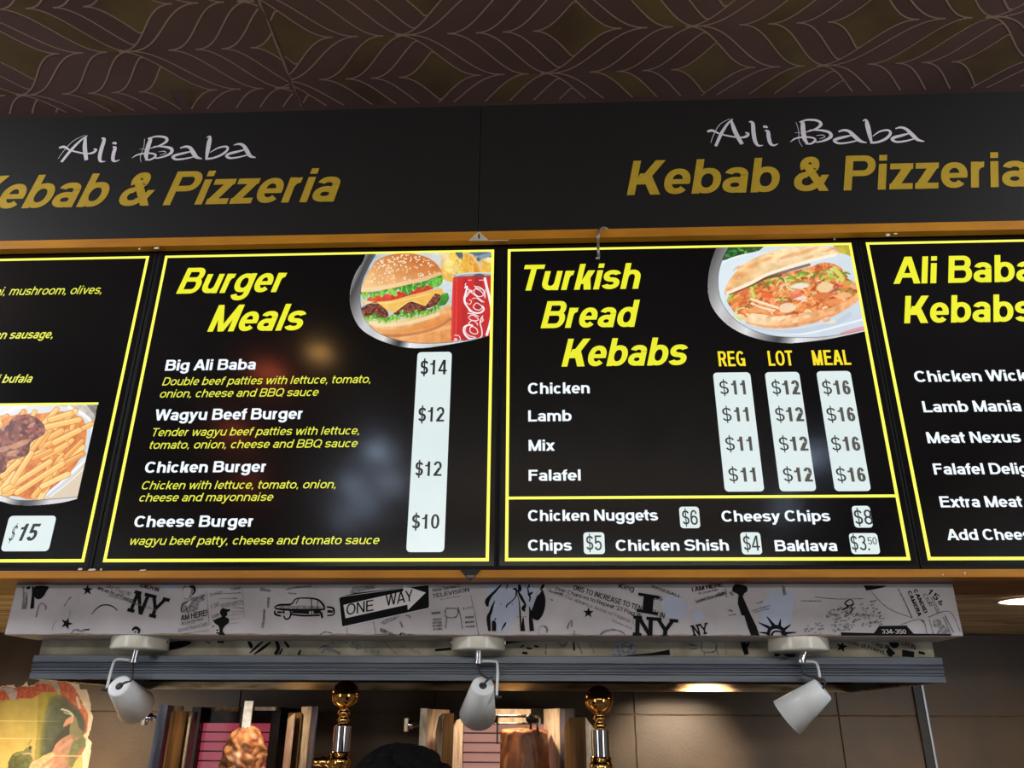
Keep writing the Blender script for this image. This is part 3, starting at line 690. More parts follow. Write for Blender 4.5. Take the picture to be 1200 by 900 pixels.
class Art:
    """colours in sRGB 0-255 at sample points given in crop pixels"""
    def __init__(s, x, y): s.x, s.y = x, y; s.c = np.zeros(x.shape+(3,))
    def mix(s, m, col, a=1.0):
        m = m*a if not isinstance(m, np.ndarray) or m.dtype != bool else m.astype(float)*a
        s.c = s.c*(1-m[..., None])+np.asarray(col, float)*m[..., None]
    def fill(s, P, col, col2=None, axis=None, smooth=True, noise=0, ns=20, seed=1, a=1.0):
        """axis=(x0,y0,x1,y1): from col to col2 along it"""
        P2 = sp(P) if smooth else P; m = inside(s.x, s.y, P2); c = np.zeros(s.c.shape)+np.asarray(col, float)
        if col2 is not None:
            x0, y0, x1, y1 = axis; t = ((s.x-x0)*(x1-x0)+(s.y-y0)*(y1-y0))/((x1-x0)**2+(y1-y0)**2); t = np.clip(t, 0, 1)[..., None]
            c = c*(1-t)+np.asarray(col2, float)*t
        if noise: c = c+((vnoise(s.x, s.y, ns, seed)+.5*vnoise(s.x, s.y, ns*.4, seed+1)-.75)*noise)[..., None]
        m = m.astype(float)*a; s.c = s.c*(1-m[..., None])+c*m[..., None]
    def ell(s, cx, cy, rx, ry, ang, col, a=1.0, soft=0.0):
        c, d = math.cos(ang), math.sin(ang); bb = (abs(s.x-cx) < max(rx, ry)*1.5) & (abs(s.y-cy) < max(rx, ry)*1.5)
        if not bb.any(): return
        u = ((s.x[bb]-cx)*c+(s.y[bb]-cy)*d)/rx; v = (-(s.x[bb]-cx)*d+(s.y[bb]-cy)*c)/ry; q = u*u+v*v
        m = (np.clip((1.0-q)/max(soft, .15), 0, 1)*a)[:, None]; s.c[bb] = s.c[bb]*(1-m)+np.asarray(col, float)*m
    def line(s, P, w, col, a=1.0, taper=False, smooth=True):
        P = sp(P, 5, False) if (smooth and len(P) > 2) else P
        xs = [p[0] for p in P]; ys = [p[1] for p in P]; bb = (s.x > min(xs)-w) & (s.x < max(xs)+w) & (s.y > min(ys)-w) & (s.y < max(ys)+w)
        if not bb.any(): return
        X, Y = s.x[bb], s.y[bb]; d = np.full(X.shape, 1e9)
        for i in range(len(P)-1):
            ax, ay = P[i]; bx, by = P[i+1]; L = (bx-ax)**2+(by-ay)**2+1e-9; t = np.clip(((X-ax)*(bx-ax)+(Y-ay)*(by-ay))/L, 0, 1)
            e = np.hypot(X-ax-t*(bx-ax), Y-ay-t*(by-ay))
            if taper: f = (i+t)/(len(P)-1); e = e/np.maximum(np.sin(np.pi*np.clip(f, .06, .94)), .2)
            d = np.minimum(d, e)
        m = (np.clip((w/2-d)/2.0+.5, 0, 1)*a)[:, None]; s.c[bb] = s.c[bb]*(1-m)+np.asarray(col, float)*m
def printed(name, parent, x0, z0, x1, z1, step, Y, org, sc, outline, paint, m, label=None, origin=None):
    """grid on the plane y=Y, kept only inside the outline (crop pixels), inked by paint()"""
    nx, nz = int((x1-x0)/step)+1, int((z1-z0)/step)+1
    gx, gz = np.meshgrid(np.linspace(x0, x1, nx), np.linspace(z0, z1, nz), indexing='ij')
    P = np.stack([gx, np.full(gx.shape, Y), gz], -1)-CAM; dz = P@CF
    px = (600+FPX*(P@CR)/dz-org[0])*sc; py = (450-FPX*(P@CU)/dz-org[1])*sc
    keep = inside(px, py, outline)
    art = Art(px, py); paint(art); rgb = np.clip(art.c, 0, 255)/255.0
    rgb = np.where(rgb <= 0.04045, rgb/12.92, ((rgb+0.055)/1.055)**2.4)
    fk = keep[:-1, :-1] & keep[1:, :-1] & keep[1:, 1:] & keep[:-1, 1:]
    idx = np.arange(nx*nz).reshape(nx, nz); q = np.stack([idx[:-1, :-1], idx[1:, :-1], idx[1:, 1:], idx[:-1, 1:]], -1)[fk]
    used, inv = np.unique(q, return_inverse=True); inv = inv.reshape(q.shape)
    co = np.stack([gx, np.full(gx.shape, Y), gz], -1).reshape(-1, 3)[used]; cl = rgb.reshape(-1, 3)[used]
    loc = np.array(origin if origin is not None else (parent.location if parent is not None else (0, 0, 0)))
    me = bpy.data.meshes.new(name); me.vertices.add(len(co)); me.vertices.foreach_set('co', (co-loc).ravel())
    n = len(inv); me.loops.add(n*4); me.polygons.add(n); me.loops.foreach_set('vertex_index', inv.ravel().astype(np.int32))
    me.polygons.foreach_set('loop_start', np.arange(0, n*4, 4, dtype=np.int32)); me.update(calc_edges=True)
    at = me.color_attributes.new('ink', 'FLOAT_COLOR', 'POINT'); at.data.foreach_set('color', np.concatenate([cl, np.ones((len(cl), 1))], 1).ravel())
    me.materials.append(m); me.validate()
    o = bpy.data.objects.new(name, me)
    if parent is None: o.location = loc
    return link(o, parent, label)
m_photo = attr_mat('backlit_photo_print', 1.0)
def rim_shade(a, outer, inner, stops):
    """brushed metal rim between two curves, shaded by angle"""
    m = inside(a.x, a.y, outer) & ~inside(a.x, a.y, inner)
    t = a.x*.75+a.y*.35; xs = [q[0] for q in stops]; v = np.interp(t, xs, [q[1] for q in stops])
    a.c[m] = np.stack([v, v*1.0, v*1.01], -1)[m]

def p_burger(a):
    a.c[:] = (196, 206, 208); R = random.Random(3)
    a.fill([(120,90),(700,90),(700,240),(300,200),(150,330)], (176,196,206), (214,214,206), (200,90,600,240), smooth=False, noise=40, ns=60)
    for k in range(16): a.line([(R.uniform(150,720), R.uniform(95,150)), (R.uniform(150,720), R.uniform(95,170))], 16, (206,214,212), .6)
    a.fill([(700,90),(1080,90),(1080,300),(700,250)], (232,206,150), smooth=False, noise=40, ns=50)
    a.fill([(700,260),(790,310),(790,480),(700,420)], (222,230,230), (196,206,214), (700,300,780,460), noise=14)
    for P, c in (([(690,215),(740,190),(800,250),(850,300),(760,300),(700,270)], (238,190,92)), ([(760,110),(800,95),(880,230),(830,250),(770,200)], (246,206,88)), ([(850,110),(900,120),(960,240),(880,245),(840,200)], (240,184,70)),
                 ([(740,150),(800,170),(830,240),(760,240),(720,200)], (248,222,130)), ([(900,130),(930,140),(990,250),(930,250)], (226,150,48)), ([(980,200),(1050,120),(1060,240),(990,245)], (244,196,84)), ([(1000,140),(1060,100),(1060,170)], (250,226,150))): a.fill(P, c, noise=36, ns=22)
    a.fill([(905,95),(1050,95),(1060,130),(1000,125),(965,160),(930,115)], (84,108,128), noise=26); a.fill([(800,92),(850,92),(845,150)], (70,100,110), noise=20); a.fill([(960,120),(1060,95),(1060,112),(1000,140)], (130,156,176))
    for k in range(14):
        x = R.uniform(700,1040); y = R.uniform(120,240); a.line([(x,y),(x+R.uniform(-25,35),y+R.uniform(20,60))], R.uniform(5,12), R.choice([(252,230,150),(232,164,60),(250,214,110),(214,140,44)]), .7)
    a.fill([(130,600),(500,560),(780,470),(800,760),(300,760)], (238,168,98), (226,150,84), (300,600,800,740), smooth=False, noise=26, ns=40)
    a.line([(420,700),(600,650),(770,620)], 26, (246,186,122), .7); a.line([(760,470),(775,560)], 10, (214,190,160), .6)
    a.line([(190,640),(300,678),(480,672),(660,628),(770,560)], 20, (176,98,54), .6)
    # lower bun
    bun = [(150,555),(300,575),(450,560),(600,540),(700,490),(758,455),(772,500),(745,560),(650,612),(480,650),(345,668),(245,658),(175,612)]
    a.fill(bun, (240,214,160), (226,136,62), (420,560,460,670), noise=26, ns=40)
    a.line([(200,620),(320,650),(480,632),(650,590),(745,540)], 26, (236,150,74), .55)
    a.line([(180,588),(330,604),(500,585),(680,530)], 26, (250,228,186), .7)
    # patties
    for P in ([(132,492),(240,440),(285,470),(330,520),(305,560),(150,545)], [(370,520),(480,440),(590,470),(590,510),(470,540),(390,545)], [(588,470),(650,383),(700,400),(690,450),(620,485)]):
        a.fill(P, (112,52,34), noise=90, ns=11, seed=4)
    for k in range(70):
        x, y = R.choice([(R.uniform(145,300), R.uniform(470,545)), (R.uniform(430,580), R.uniform(455,520)), (R.uniform(615,690), R.uniform(400,465))])
        a.ell(x, y, R.uniform(4,10), R.uniform(3,6), R.uniform(0,3), R.choice([(168,88,62),(74,30,20),(196,124,96),(138,64,44)]), .8)
    # cheese, tomato
    a.fill([(140,455),(150,440),(330,438),(620,362),(705,345),(725,395),(660,383),(592,472),(484,436),(372,518),(322,503),(246,440)], (250,206,112), (240,186,84), (200,420,500,500), smooth=False, noise=12, ns=40)
    a.line([(170,450),(330,450),(480,420),(620,385)], 8, (255,230,160), .6); a.line([(375,515),(484,438),(592,470)], 5, (255,224,140), .8)
    a.fill([(190,436),(205,405),(330,385),(480,350),(620,325),(640,352),(500,392),(330,436)], (232,84,42), (206,52,26), (300,380,330,440), noise=26)
    # lettuce: frilly hanging edges
    def frill(top, drop, wave, c0, c1, seed):
        Rl = random.Random(seed); T_ = sp(top, 8, False); lo = []
        for n_, (x, y) in enumerate(T_): lo.append((x+3*math.sin(n_*1.7), y+drop+wave*abs(math.sin(n_*.62+seed))*(.5+Rl.random()*.7)))
        P = T_+lo[::-1]; a.fill(P, c0, c1, (400, T_[0][1]-30, 400, T_[0][1]+40), smooth=False, noise=60, ns=13, seed=seed)
        for n_ in range(0, len(T_), 2):
            x, y = T_[n_]; lx, ly = lo[n_]; cc = Rl.choice([(176,226,104),(150,208,80),(56,120,30),(40,100,28),(204,240,150)])
            a.line([(x+Rl.uniform(-6,6), y+2), ((x+lx)/2+Rl.uniform(-7,7), (y+ly)/2), (lx+Rl.uniform(-3,3), ly-4)], Rl.uniform(4,9), cc, .75)
        for n_ in range(1, len(lo)): a.line([lo[n_-1], lo[n_]], 4.5, Rl.choice([(190,232,120),(130,196,60),(98,168,44)]), .85)
    frill([(138,372),(230,372),(330,350),(450,324),(560,304),(640,278),(700,250)], 8, 44, (76,150,34), (132,200,60), 3)
    a.fill([(600,300),(660,262),(706,255),(712,300),(690,330),(650,340),(620,330)], (70,156,46), (112,190,60), (640,260,660,340), noise=50, ns=14)
    for x, y in ((640,300),(668,286),(690,300),(655,322)): a.line([(x,y-16),(x+5,y),(x-3,y+16)], 6, (150,216,90), .8)
    a.fill([(330,360),(350,345),(385,372),(395,398),(375,402),(350,380)], (150,208,84), noise=30, ns=12); a.fill([(440,345),(500,330),(490,370),(470,395),(445,375)], (64,156,60), noise=40, ns=12); a.line([(455,350),(470,380)], 7, (150,220,110))
    frill([(145,552),(205,540),(240,520),(260,548),(325,552),(360,530),(400,536),(425,500),(450,520),(500,520),(525,496),(550,510),(600,500),(650,480),(690,450),(700,410),(740,392)], 12, 32, (90,170,36), (160,214,80), 8)
    a.fill([(700,395),(745,380),(756,420),(730,462),(690,470),(672,450),(700,430)], (84,166,44), (50,120,34), (700,390,740,460), noise=40, ns=14)
    a.line([(150,582),(260,570),(330,583),(450,558),(600,540),(690,500)], 6, (170,214,110), .7)
    # upper bun
    top = [(134,372),(150,325),(190,235),(245,155),(330,115),(450,100),(560,115),(640,150),(692,205),(702,245),(640,275),(540,305),(440,328),(330,352),(210,368)]
    a.fill(top, (206,118,52), (246,196,134), (420,110,330,360), noise=18, ns=50)
    a.line([(150,355),(220,352),(330,335),(440,312),(560,285),(690,245)], 26, (250,222,176), .6)
    a.ell(300,225,80,45,-.7,(232,170,110),.45,1.0); a.ell(520,150,110,30,.1,(190,96,38),.45,1.0); a.ell(560,220,110,40,.1,(216,128,60),.5,1.0)
    for k in range(230):
        x = R.uniform(170,690); y = 108+R.random()**1.6*200
        if inside(np.array([x]), np.array([y]), [(190,260),(250,165),(330,125),(450,110),(560,125),(640,158),(690,210),(660,250),(420,300),(190,320)])[0]:
            a.ell(x, y, 7.5, 4.2, R.uniform(0,3), R.choice([(252,232,196),(246,220,176),(255,244,220)]), .95)
    # can
    a.fill([(795,262),(1080,255),(1080,700),(770,718),(778,420),(782,290)], (214,36,34), (196,26,32), (800,300,1040,700), smooth=False)
    a.fill([(782,290),(815,275),(812,715),(772,718)], (236,70,60), smooth=False, a=.7); a.line([(800,300),(792,700)], 14, (170,18,22), .4); a.line([(870,290),(862,700)], 30, (150,14,26), .35)
    a.fill([(940,268),(985,268),(990,400),(960,560),(940,420)], (150,20,40), a=.55)
    a.line([(800,258),(870,248),(960,246),(1060,246)], 20, (170,178,184)); a.line([(806,252),(900,240),(1060,240)], 5, (236,240,242)); a.line([(930,262),(965,250),(1000,258)], 14, (60,66,72), .8); a.line([(802,272),(900,262),(1060,264)], 7, (90,94,98))
    a.line([(895,290),(912,290)], 8, (250,200,200), .8); a.line([(970,290),(1000,290)], 8, (250,200,200), .8)
    k = 6/7.83  # lettering measured on a closer crop
    def W(P, w_=6.5): a.line([(720+x*k, 60+y*k) for x, y in P], w_, (248,244,246))
    a.line([(720+x*k, 60+y*k) for x, y in [(378,285),(392,350),(410,420),(432,520),(440,600),(425,700),(395,800)]], 18, (246,244,246)); a.line([(1052,300),(1056,500)], 10, (214,40,36))
    W([(262,715),(225,712),(185,735),(190,790),(235,835),(300,838)], 12); W([(205,728),(196,765),(225,805),(290,825)], 6)                      # C
    W([(240,740),(262,725),(300,745),(312,780),(285,795),(245,775),(240,740)], 6); W([(232,690),(262,668),(300,690),(312,712)], 6); W([(232,690),(238,712),(262,722)], 6)   # o c
    W([(225,640),(262,620),(300,640),(318,665),(268,672),(232,652)], 6); W([(222,605),(268,610),(318,632)], 7)                        # a
    W([(228,575),(245,590)], 6)
    W([(205,330),(198,345),(222,380),(262,398)], 6); W([(196,368),(215,362),(200,420),(188,470),(200,520),(262,590),(330,600),(368,570),(355,540)], 12); W([(232,395),(205,440),(200,500),(240,520),(255,490),(235,480)], 5)   # C
    W([(262,400),(238,410),(210,450)], 7)
    W([(270,540),(300,510),(340,530),(352,555),(320,575),(280,560),(270,540)], 6); W([(240,400),(290,440),(350,490),(368,500)], 7); W([(262,470),(300,465),(350,500)], 5)  # o l
    W([(275,395),(300,380),(350,410),(362,440),(320,450),(285,425),(275,395)], 6); W([(290,360),(330,365),(368,400),(378,455)], 7); W([(282,350),(300,372),(350,385)], 5); W([(380,385),(378,465)], 5)   # a
    W([(300,838),(345,820),(350,760),(335,700),(340,660),(358,630)], 8); W([(335,690),(362,668),(352,650)], 7)
    W([(100,805),(140,812),(152,845),(140,860)], 5); W([(98,835),(122,850)], 7); W([(95,860),(120,835)], 5)
b_out = sp([(168,112),(150,160),(100,240),(66,340),(60,440),(78,530),(130,625),(220,690),(330,735),(440,762),(520,769),(600,766),(700,752),(800,736),(920,712),(1040,684)], 6, False)
b_in = sp([(240,112),(196,190),(150,290),(134,390),(136,470),(160,550),(215,625),(300,680),(400,712),(500,730),(600,734),(700,731),(800,724),(920,706),(1040,684)], 6, False)
def paint_b(a):
    p_burger(a); rim_shade(a, b_out+[(1200,684),(1200,60),(168,60)], b_in+[(1200,684),(1200,60),(240,60)], [(150,180),(190,60),(230,110),(270,150),(340,205),(400,196),(470,226),(560,40),(620,236),(760,200),(900,230)])
    for P, c in ((b_in, (30,32,34)), (b_out[:60], (225,226,228))): a.line(P[:: 2], 3.0, c, .8, smooth=False)
A0, A1 = onY(409, 408, 0), onY(575.8, 297.6, 0)
printed('burger_photo', boards[1], A0[0]-.02, A0[2]-.01, BORD[1][1]-.0072, ZT-.0066, .00085, -.0013, (400, 280), 6.0, b_out+[(1200,684),(1200,40),(168,40)], paint_b, m_photo, 'printed photo of a sesame burger beside a red drink can')

def p_kebab(a):
    a.c[:] = (214, 226, 234); R = random.Random(8)
    a.fill([(100,40),(420,40),(340,110),(200,130),(120,140)], (30,66,30), smooth=False, noise=40, ns=24)
    for k in range(22): a.ell(R.uniform(160,350), R.uniform(55,118), R.uniform(10,24), R.uniform(5,11), R.uniform(0,3), R.choice([(60,160,50),(40,120,44),(96,196,70),(24,80,36)]), .85)
    a.fill([(850,40),(1000,40),(990,150),(900,100)], (200,184,50), smooth=False, noise=50, ns=40); a.ell(860,66,40,12,.2,(226,160,120),.8,.5)
    a.fill([(130,170),(200,120),(340,90),(600,70),(900,90),(1010,160),(1100,300),(1100,600),(300,640),(90,300)], (222,234,242), (206,218,230), (300,100,800,600), noise=8, ns=90)
    a.line([(180,470),(300,560),(480,600),(700,600),(1060,510)], 14, (244,248,252), .8); a.line([(150,150),(240,112),(380,80)], 9, (246,250,250), .8); a.fill([(900,600),(1060,555),(1060,590),(930,612)], (240,110,120), a=.6)
    a.line([(240,540),(420,590),(640,590),(860,540),(960,480)], 30, (188,202,216), .6)
    # bottom bread
    a.fill([(240,480),(330,470),(520,492),(700,462),(870,430),(1000,350),(1012,395),(860,492),(700,545),(540,572),(380,566),(280,522)], (250,216,170), (236,168,110), (500,480,540,575), noise=44, ns=34, seed=3)
    a.line([(300,535),(400,556),(540,560),(700,530),(860,480)], 12, (222,138,84), .5)
    for k in range(14): a.ell(R.uniform(300,900), R.uniform(490,545), R.uniform(16,36), R.uniform(7,14), -.15, R.choice([(255,236,206),(228,140,86),(252,224,180)]), .6, .6)
    # filling
    fil = [(175,385),(235,330),(330,290),(430,240),(560,215),(700,180),(800,150),(900,180),(930,240),(1000,290),(1005,350),(870,430),(700,465),(520,492),(330,475),(240,480),(200,440)]
    a.fill(fil, (222,128,66), noise=90, ns=26, seed=6)
    f2 = np.array(fil); 
    for k in range(330):
        x = R.uniform(190,990); y = R.uniform(170,480)
        if not inside(np.array([x]), np.array([y]), fil)[0]: continue
        green = R.random() < (.75 if y < 340-(x-190)*.13 else .12); an = R.uniform(-.9,.7); ln = R.uniform(22,60)
        c = R.choice([(156,196,50),(118,160,48),(196,214,90),(206,226,130),(96,128,44)]) if green else R.choice([(240,150,72),(250,196,140),(214,92,40),(252,226,190),(176,72,34),(246,170,100),(232,118,60)])
        a.line([(x,y),(x+ln*.5*math.cos(an),y+ln*.5*math.sin(an)-5),(x+ln*math.cos(an),y+ln*math.sin(an))], R.uniform(6,15), c, .9)
    for x, y, rx, ry, c in ((285,340,36,22,(226,110,60)), (240,390,40,16,(228,128,56)), (430,360,44,18,(232,104,48)), (615,350,45,34,(236,118,84)), (610,338,34,18,(246,150,116)), (640,300,70,20,(244,238,224)), (800,310,60,40,(244,214,160)), (780,360,80,20,(222,120,60)), (850,400,60,18,(236,150,90)), (920,360,50,22,(244,190,130)), (560,440,60,36,(248,226,190)), (380,450,80,26,(240,170,100)), (650,380,40,14,(244,228,214)), (990,300,30,26,(240,170,120))):
        a.ell(x, y, rx, ry, -.1, c, .9, .4)
    for P, w_, c in (([(330,385),(420,415),(500,440)], 16, (252,232,196)), ([(330,410),(400,440),(480,455)], 9, (250,240,220)), ([(710,290),(720,262)], 6, (186,60,140)), ([(830,345),(880,310),(870,290)], 8, (170,70,130)), ([(360,265),(430,248),(520,232)], 16, (110,90,50)), ([(860,190),(900,230),(910,260)], 26, (206,222,90)), ([(220,330),(180,395)], 16, (170,206,60)), ([(235,470),(215,500)], 16, (226,226,170)), ([(240,500),(262,520)], 14, (200,226,100)), ([(545,250),(560,310),(600,330)], 12, (214,222,150)), ([(330,310),(345,370)], 20, (206,220,90))): a.line(P, w_, c, .95)
    # top bread
    top = [(160,352),(172,295),(220,222),(300,150),(420,92),(560,56),(780,46),(885,86),(880,108),(780,128),(700,150),(560,195),(420,240),(330,292),(185,352)]
    a.line([(190,350),(330,295),(430,246),(560,205),(700,165)], 18, (110,60,40), .7)
    a.fill(top, (250,222,172), (240,190,128), (500,60,300,330), noise=40, ns=60, seed=9)
    a.line([(178,345),(330,280),(430,228),(560,184),(700,142),(870,100)], 20, (254,244,222), .9)
    for x, y, rx, ry in ((260,235,60,26), (340,170,50,20), (560,110,90,14), (680,80,110,16), (700,118,40,9), (430,130,50,16), (250,180,40,12), (830,70,50,12), (190,320,26,16)): a.ell(x, y, rx, ry, -.35, (232,140,74), .55, .9)
    for k in range(60): a.ell(R.uniform(200,860), R.uniform(60,290), R.uniform(4,10), R.uniform(2,5), -.3, R.choice([(222,132,70),(255,240,206)]), .45)
    # keep plate visible over strays is not needed; the bread was painted last
k_out = sp([(104,58),(75,140),(56,230),(52,330),(72,420),(120,495),(190,560),(280,610),(380,642),(470,660),(580,667),(700,657),(850,636),(1060,590)], 6, False)
k_in = sp([(182,58),(145,130),(122,210),(118,300),(135,390),(175,460),(240,525),(320,575),(420,610),(520,625),(640,630),(760,628),(900,612),(1060,580)], 6, False)
def paint_k(a):
    p_kebab(a); rim_shade(a, k_out+[(1300,590),(1300,20),(104,20)], k_in+[(1300,580),(1300,20),(182,20)], [(60,200),(100,80),(140,120),(190,150),(260,205),(330,180),(430,225),(600,60),(690,232),(820,190),(960,230)])
    a.line(k_in[::2], 3.0, (40,44,48), .8, smooth=False); a.line(k_out[:40:2], 3.0, (225,228,230), .8, smooth=False)
A0, A1 = onY(829, 403, 0), onY(1013, 290, 0)
printed('kebab_photo', boards[2], A0[0]-.02, A0[2]-.01, BORD[2][1]-.0072, ZT-.0066, .0009, -.0013, (820, 280), 5.4545, k_out+[(1300,590),(1300,0),(104,0)], paint_k, m_photo, 'printed photo of a filled Turkish bread kebab on a white plate')

def p_chips(a):
    a.c[:] = (222, 204, 178); R = random.Random(11)
    a.fill([(-420,40),(500,40),(480,200),(200,80),(-420,100)], (196,188,178), smooth=False, noise=40, ns=30)
    a.fill([(-400,120),(60,60),(330,70),(430,130),(430,280),(330,420),(160,520),(-300,520)], (232,232,228), (208,214,222), (0,60,300,500))
    a.line([(330,70),(430,130),(440,230),(400,330),(200,505)], 14, (246,248,248)); a.line([(420,290),(300,400),(190,500)], 26, (214,222,230)); a.line([(440,330),(330,430),(240,500)], 5, (240,244,246)); a.line([(-60,170),(60,80),(120,66)], 18, (250,250,248))
    a.fill([(400,40),(480,40),(470,130)], (130,124,118), smooth=False, noise=60, ns=9)
    body = [(-300,200),(60,110),(200,100),(300,90),(400,130),(410,240),(340,380),(170,505),(60,495),(-300,440)]
    a.fill(body, (232,140,58), (214,116,44), (100,100,200,500), noise=50, ns=30)
    for k in range(150):
        x = R.uniform(-260,390); y = R.uniform(120,480)
        if not inside(np.array([x]), np.array([y]), body)[0]: continue
        an = -.75+R.uniform(-.5,.4); ln = R.uniform(70,140); w_ = R.uniform(18,28); P = [(x-ln*.5*math.cos(an), y-ln*.5*math.sin(an)), (x+ln*.5*math.cos(an), y+ln*.5*math.sin(an))]
        a.line(P, w_+6, (190,94,34), .7); a.line(P, w_, R.choice([(246,180,84),(250,200,110),(240,160,66),(248,188,96),(252,214,134)])); a.line([(P[0][0]-3, P[0][1]-4), (P[1][0]-3, P[1][1]-4)], 6, (255,226,150), .6)
    for P in ([(20,470),(240,330)], [(80,480),(300,340)], [(10,400),(90,330)], [(60,430),(150,290)], [(200,170),(380,130)], [(260,240),(380,180)], [(240,130),(340,100)]):
        a.line(P, 32, (196,104,40), .7); a.line(P, 25, (250,196,104)); a.line([(P[0][0]-3, P[0][1]-5), (P[1][0]-3, P[1][1]-5)], 7, (255,228,160), .7)
    meat = [(-300,190),(0,170),(60,125),(130,105),(200,140),(215,195),(150,240),(130,300),(40,330),(0,390),(-300,420)]
    a.fill(meat, (120,56,40), noise=110, ns=16, seed=5)
    for k in range(110):
        x = R.uniform(-280,210); y = R.uniform(115,320)
        if inside(np.array([x]), np.array([y]), meat)[0]: a.ell(x, y, R.uniform(8,26), R.uniform(4,11), R.uniform(-.6,.4), R.choice([(168,80,60),(84,30,26),(214,150,132),(150,58,44),(190,110,80),(236,190,170)]), .8, .4)
    for x, y in ((80,255),(60,290),(110,240),(20,270)): a.ell(x, y, 40, 16, -.3, (206,150,112), .8, .5)
c_in = sp([(-330,420),(-200,470),(-60,490),(0,492),(60,512),(130,517),(220,513),(300,507),(380,500)], 6, False)
c_out = sp([(-330,440),(-200,500),(-60,515),(0,522),(60,538),(120,543),(200,540),(300,528),(380,508)], 6, False)
def paint_c(a):
    p_chips(a); rim_shade(a, c_out+[(480,500),(520,20),(-460,20)], c_in+[(480,490),(520,20),(-460,20)], [(-200,90),(0,200),(120,230),(200,225),(265,60),(300,90),(360,215),(480,225)])
    a.line(c_in[::2], 3, (70,74,78), .8, smooth=False)
A0 = onY(113.5, 474, 0); A1 = onY(0, 593, 0)
printed('chips_photo', boards[0], -1.93, A1[2], A0[0]+.004, A0[2], .0010, -.0013, (0, 460), 4.0909, c_out+[(379,500),(470,55),(-1000,55),(-1000,440)], paint_c, m_photo, 'printed photo of a tray of chips and kebab meat')
b = B(); b.box(-1.93, A0[0]+.004, -.0016, -.0012, A0[2]-.001, A0[2]+.005); b.build('border_line', m_yel2, boards[0])

# ================================================================== NEWSPRINT BOX UNDER THE BOARDS
BY = BOXY
bx0, bx1 = onY(19, 686, BY)[0], onY(1116.5, 684, BY)[0]; bz0 = onY(600, 745, BY)[2]; bx1b = onY(1129.5, 744, BY)[0]
pbox = thing('newsprint_box', 'long box covered in grey newsprint wallpaper with black New York prints', 'box', ((bx0+bx1)/2, BY, bz0))
ZCLAMP[pbox.name] = (bz0+.0004, zr-.001)
bevel(B().box(bx0, bx1, BY, BY+.1245, bz0, zr-.0006).build('paper_casing', m_paper, pbox), .0015, 1)
rnd = random.Random(4); tb = B(); V = []
for k in range(90):
    x = bx0+(bx1-bx0)*k/89; V += [(x, BY-.0006, bz0+.002+rnd.uniform(-.0008, .0022)), (x, BY-.0006, bz0+.0001)]
tb.add(V, [(2*k, 2*k+2, 2*k+3, 2*k+1) for k in range(89)]); tb.build('worn_paper_edge', mat('worn_paper_edge', (150, 128, 96), .7, noise=.5, nscale=40), pbox, label='frayed tan paper edge along the bottom')
def star(b, cx, cy, r, rot, Y, off=.0006):
    P = [(cx+(r if k % 2 == 0 else r*.40)*math.sin(rot+math.pi*k/5), cy-(r if k % 2 == 0 else r*.40)*math.cos(rot+math.pi*k/5)) for k in range(10)]
    C_ = onY(cx, cy, Y); V = [onY(x, y, Y) for x, y in P]; b.add([(C_[0], Y-off, C_[2])]+[(p[0], Y-off, p[2]) for p in V], [(0, 1+k, 1+(k+1) % 10) for k in range(10)])
cA, sA = (10, 680), 8.571; cB, sB = (150, 680), 8.0; cC, sC = (290, 670), 4.0; cD, sD = (560, 680), 12.0; cE, cF = (560, 670), (840, 670)
def Q(org, sc, x, y): return (org[0]+x/sc, org[1]+y/sc)
# printed stars
for x, y, r, rot in ((*Q(cA,sA,795,98), 6.6, .0), (*Q(cA,sA,585,435), 7.6, .35), (*Q(cE,4,518,192), 6.8, .05)):
    b = B(); star(b, x, y, r, rot, BY); b.build('printed_star', m_news, pbox)
# big slab letters NY, I, NY, NY, ONE WAY
def TX(name, m, s_, p0, p1, cap, s=.17, t=.13, slab=False, off=.0009, shear=0.0, Y=None, parent=None):
    b = B(); text_free(b, s_, p0, p1, cap, BY if Y is None else Y, off, s, t, slab, shear); return b.build(name, m, parent or pbox)
TX('slab_lettering', m_news, 'NY', Q(cB,sB,-12,290), Q(cB,sB,300,368), 25.5, .22, .15, True, .0012)
TX('slab_lettering', m_news, 'I', Q(cE,4,742,188), Q(cE,4,838,204), 23, .26, .15, True, .0012)
TX('slab_lettering', m_news, 'NY', Q(cE,4,724,300), Q(cE,4,925,318), 24, .22, .16, True, .0012)
TX('slab_lettering', m_news, 'NY', Q(cE,4,1008,304), Q(cE,4,1084,290), 13, .22, .16, True, .0010)
# ONE WAY road sign print
sg = B(); poly(sg, [Q(cC,sC,x,y) for x, y in [(432,122),(436,118),(500,100),(846,62),(852,66),(852,164),(846,170),(450,256),(444,254),(428,130)]], BY, .0006); sg.build('road_sign_print', m_news, pbox)
m_papl = mat('light_print', (218, 216, 220), .6, noise=.06)
sg = B(); brush(sg, [(432,124,1.5),(440,117,1.5),(840,62,1.5),(851,66,1.5),(853,166,1.5),(846,172,1.5),(450,258,1.5),(442,252,1.5),(430,128,1.5)], BY, .0008, cC, sC, smooth=False)
poly(sg, [Q(cC,sC,x,y) for x, y in [(450,156),(730,92),(732,64),(836,98),(752,180),(750,154),(460,218)]], BY, .0008); sg.build('road_sign_arrow', m_papl, pbox)
TX('road_sign_lettering', m_news, 'ONE', Q(cC,sC,462,205), Q(cC,sC,594,182), 13, .16, .12, False, .0013, .1); TX('road_sign_lettering', m_news, 'WAY', Q(cC,sC,648,162), Q(cC,sC,778,136), 13.5, .16, .12, False, .0013, .1)
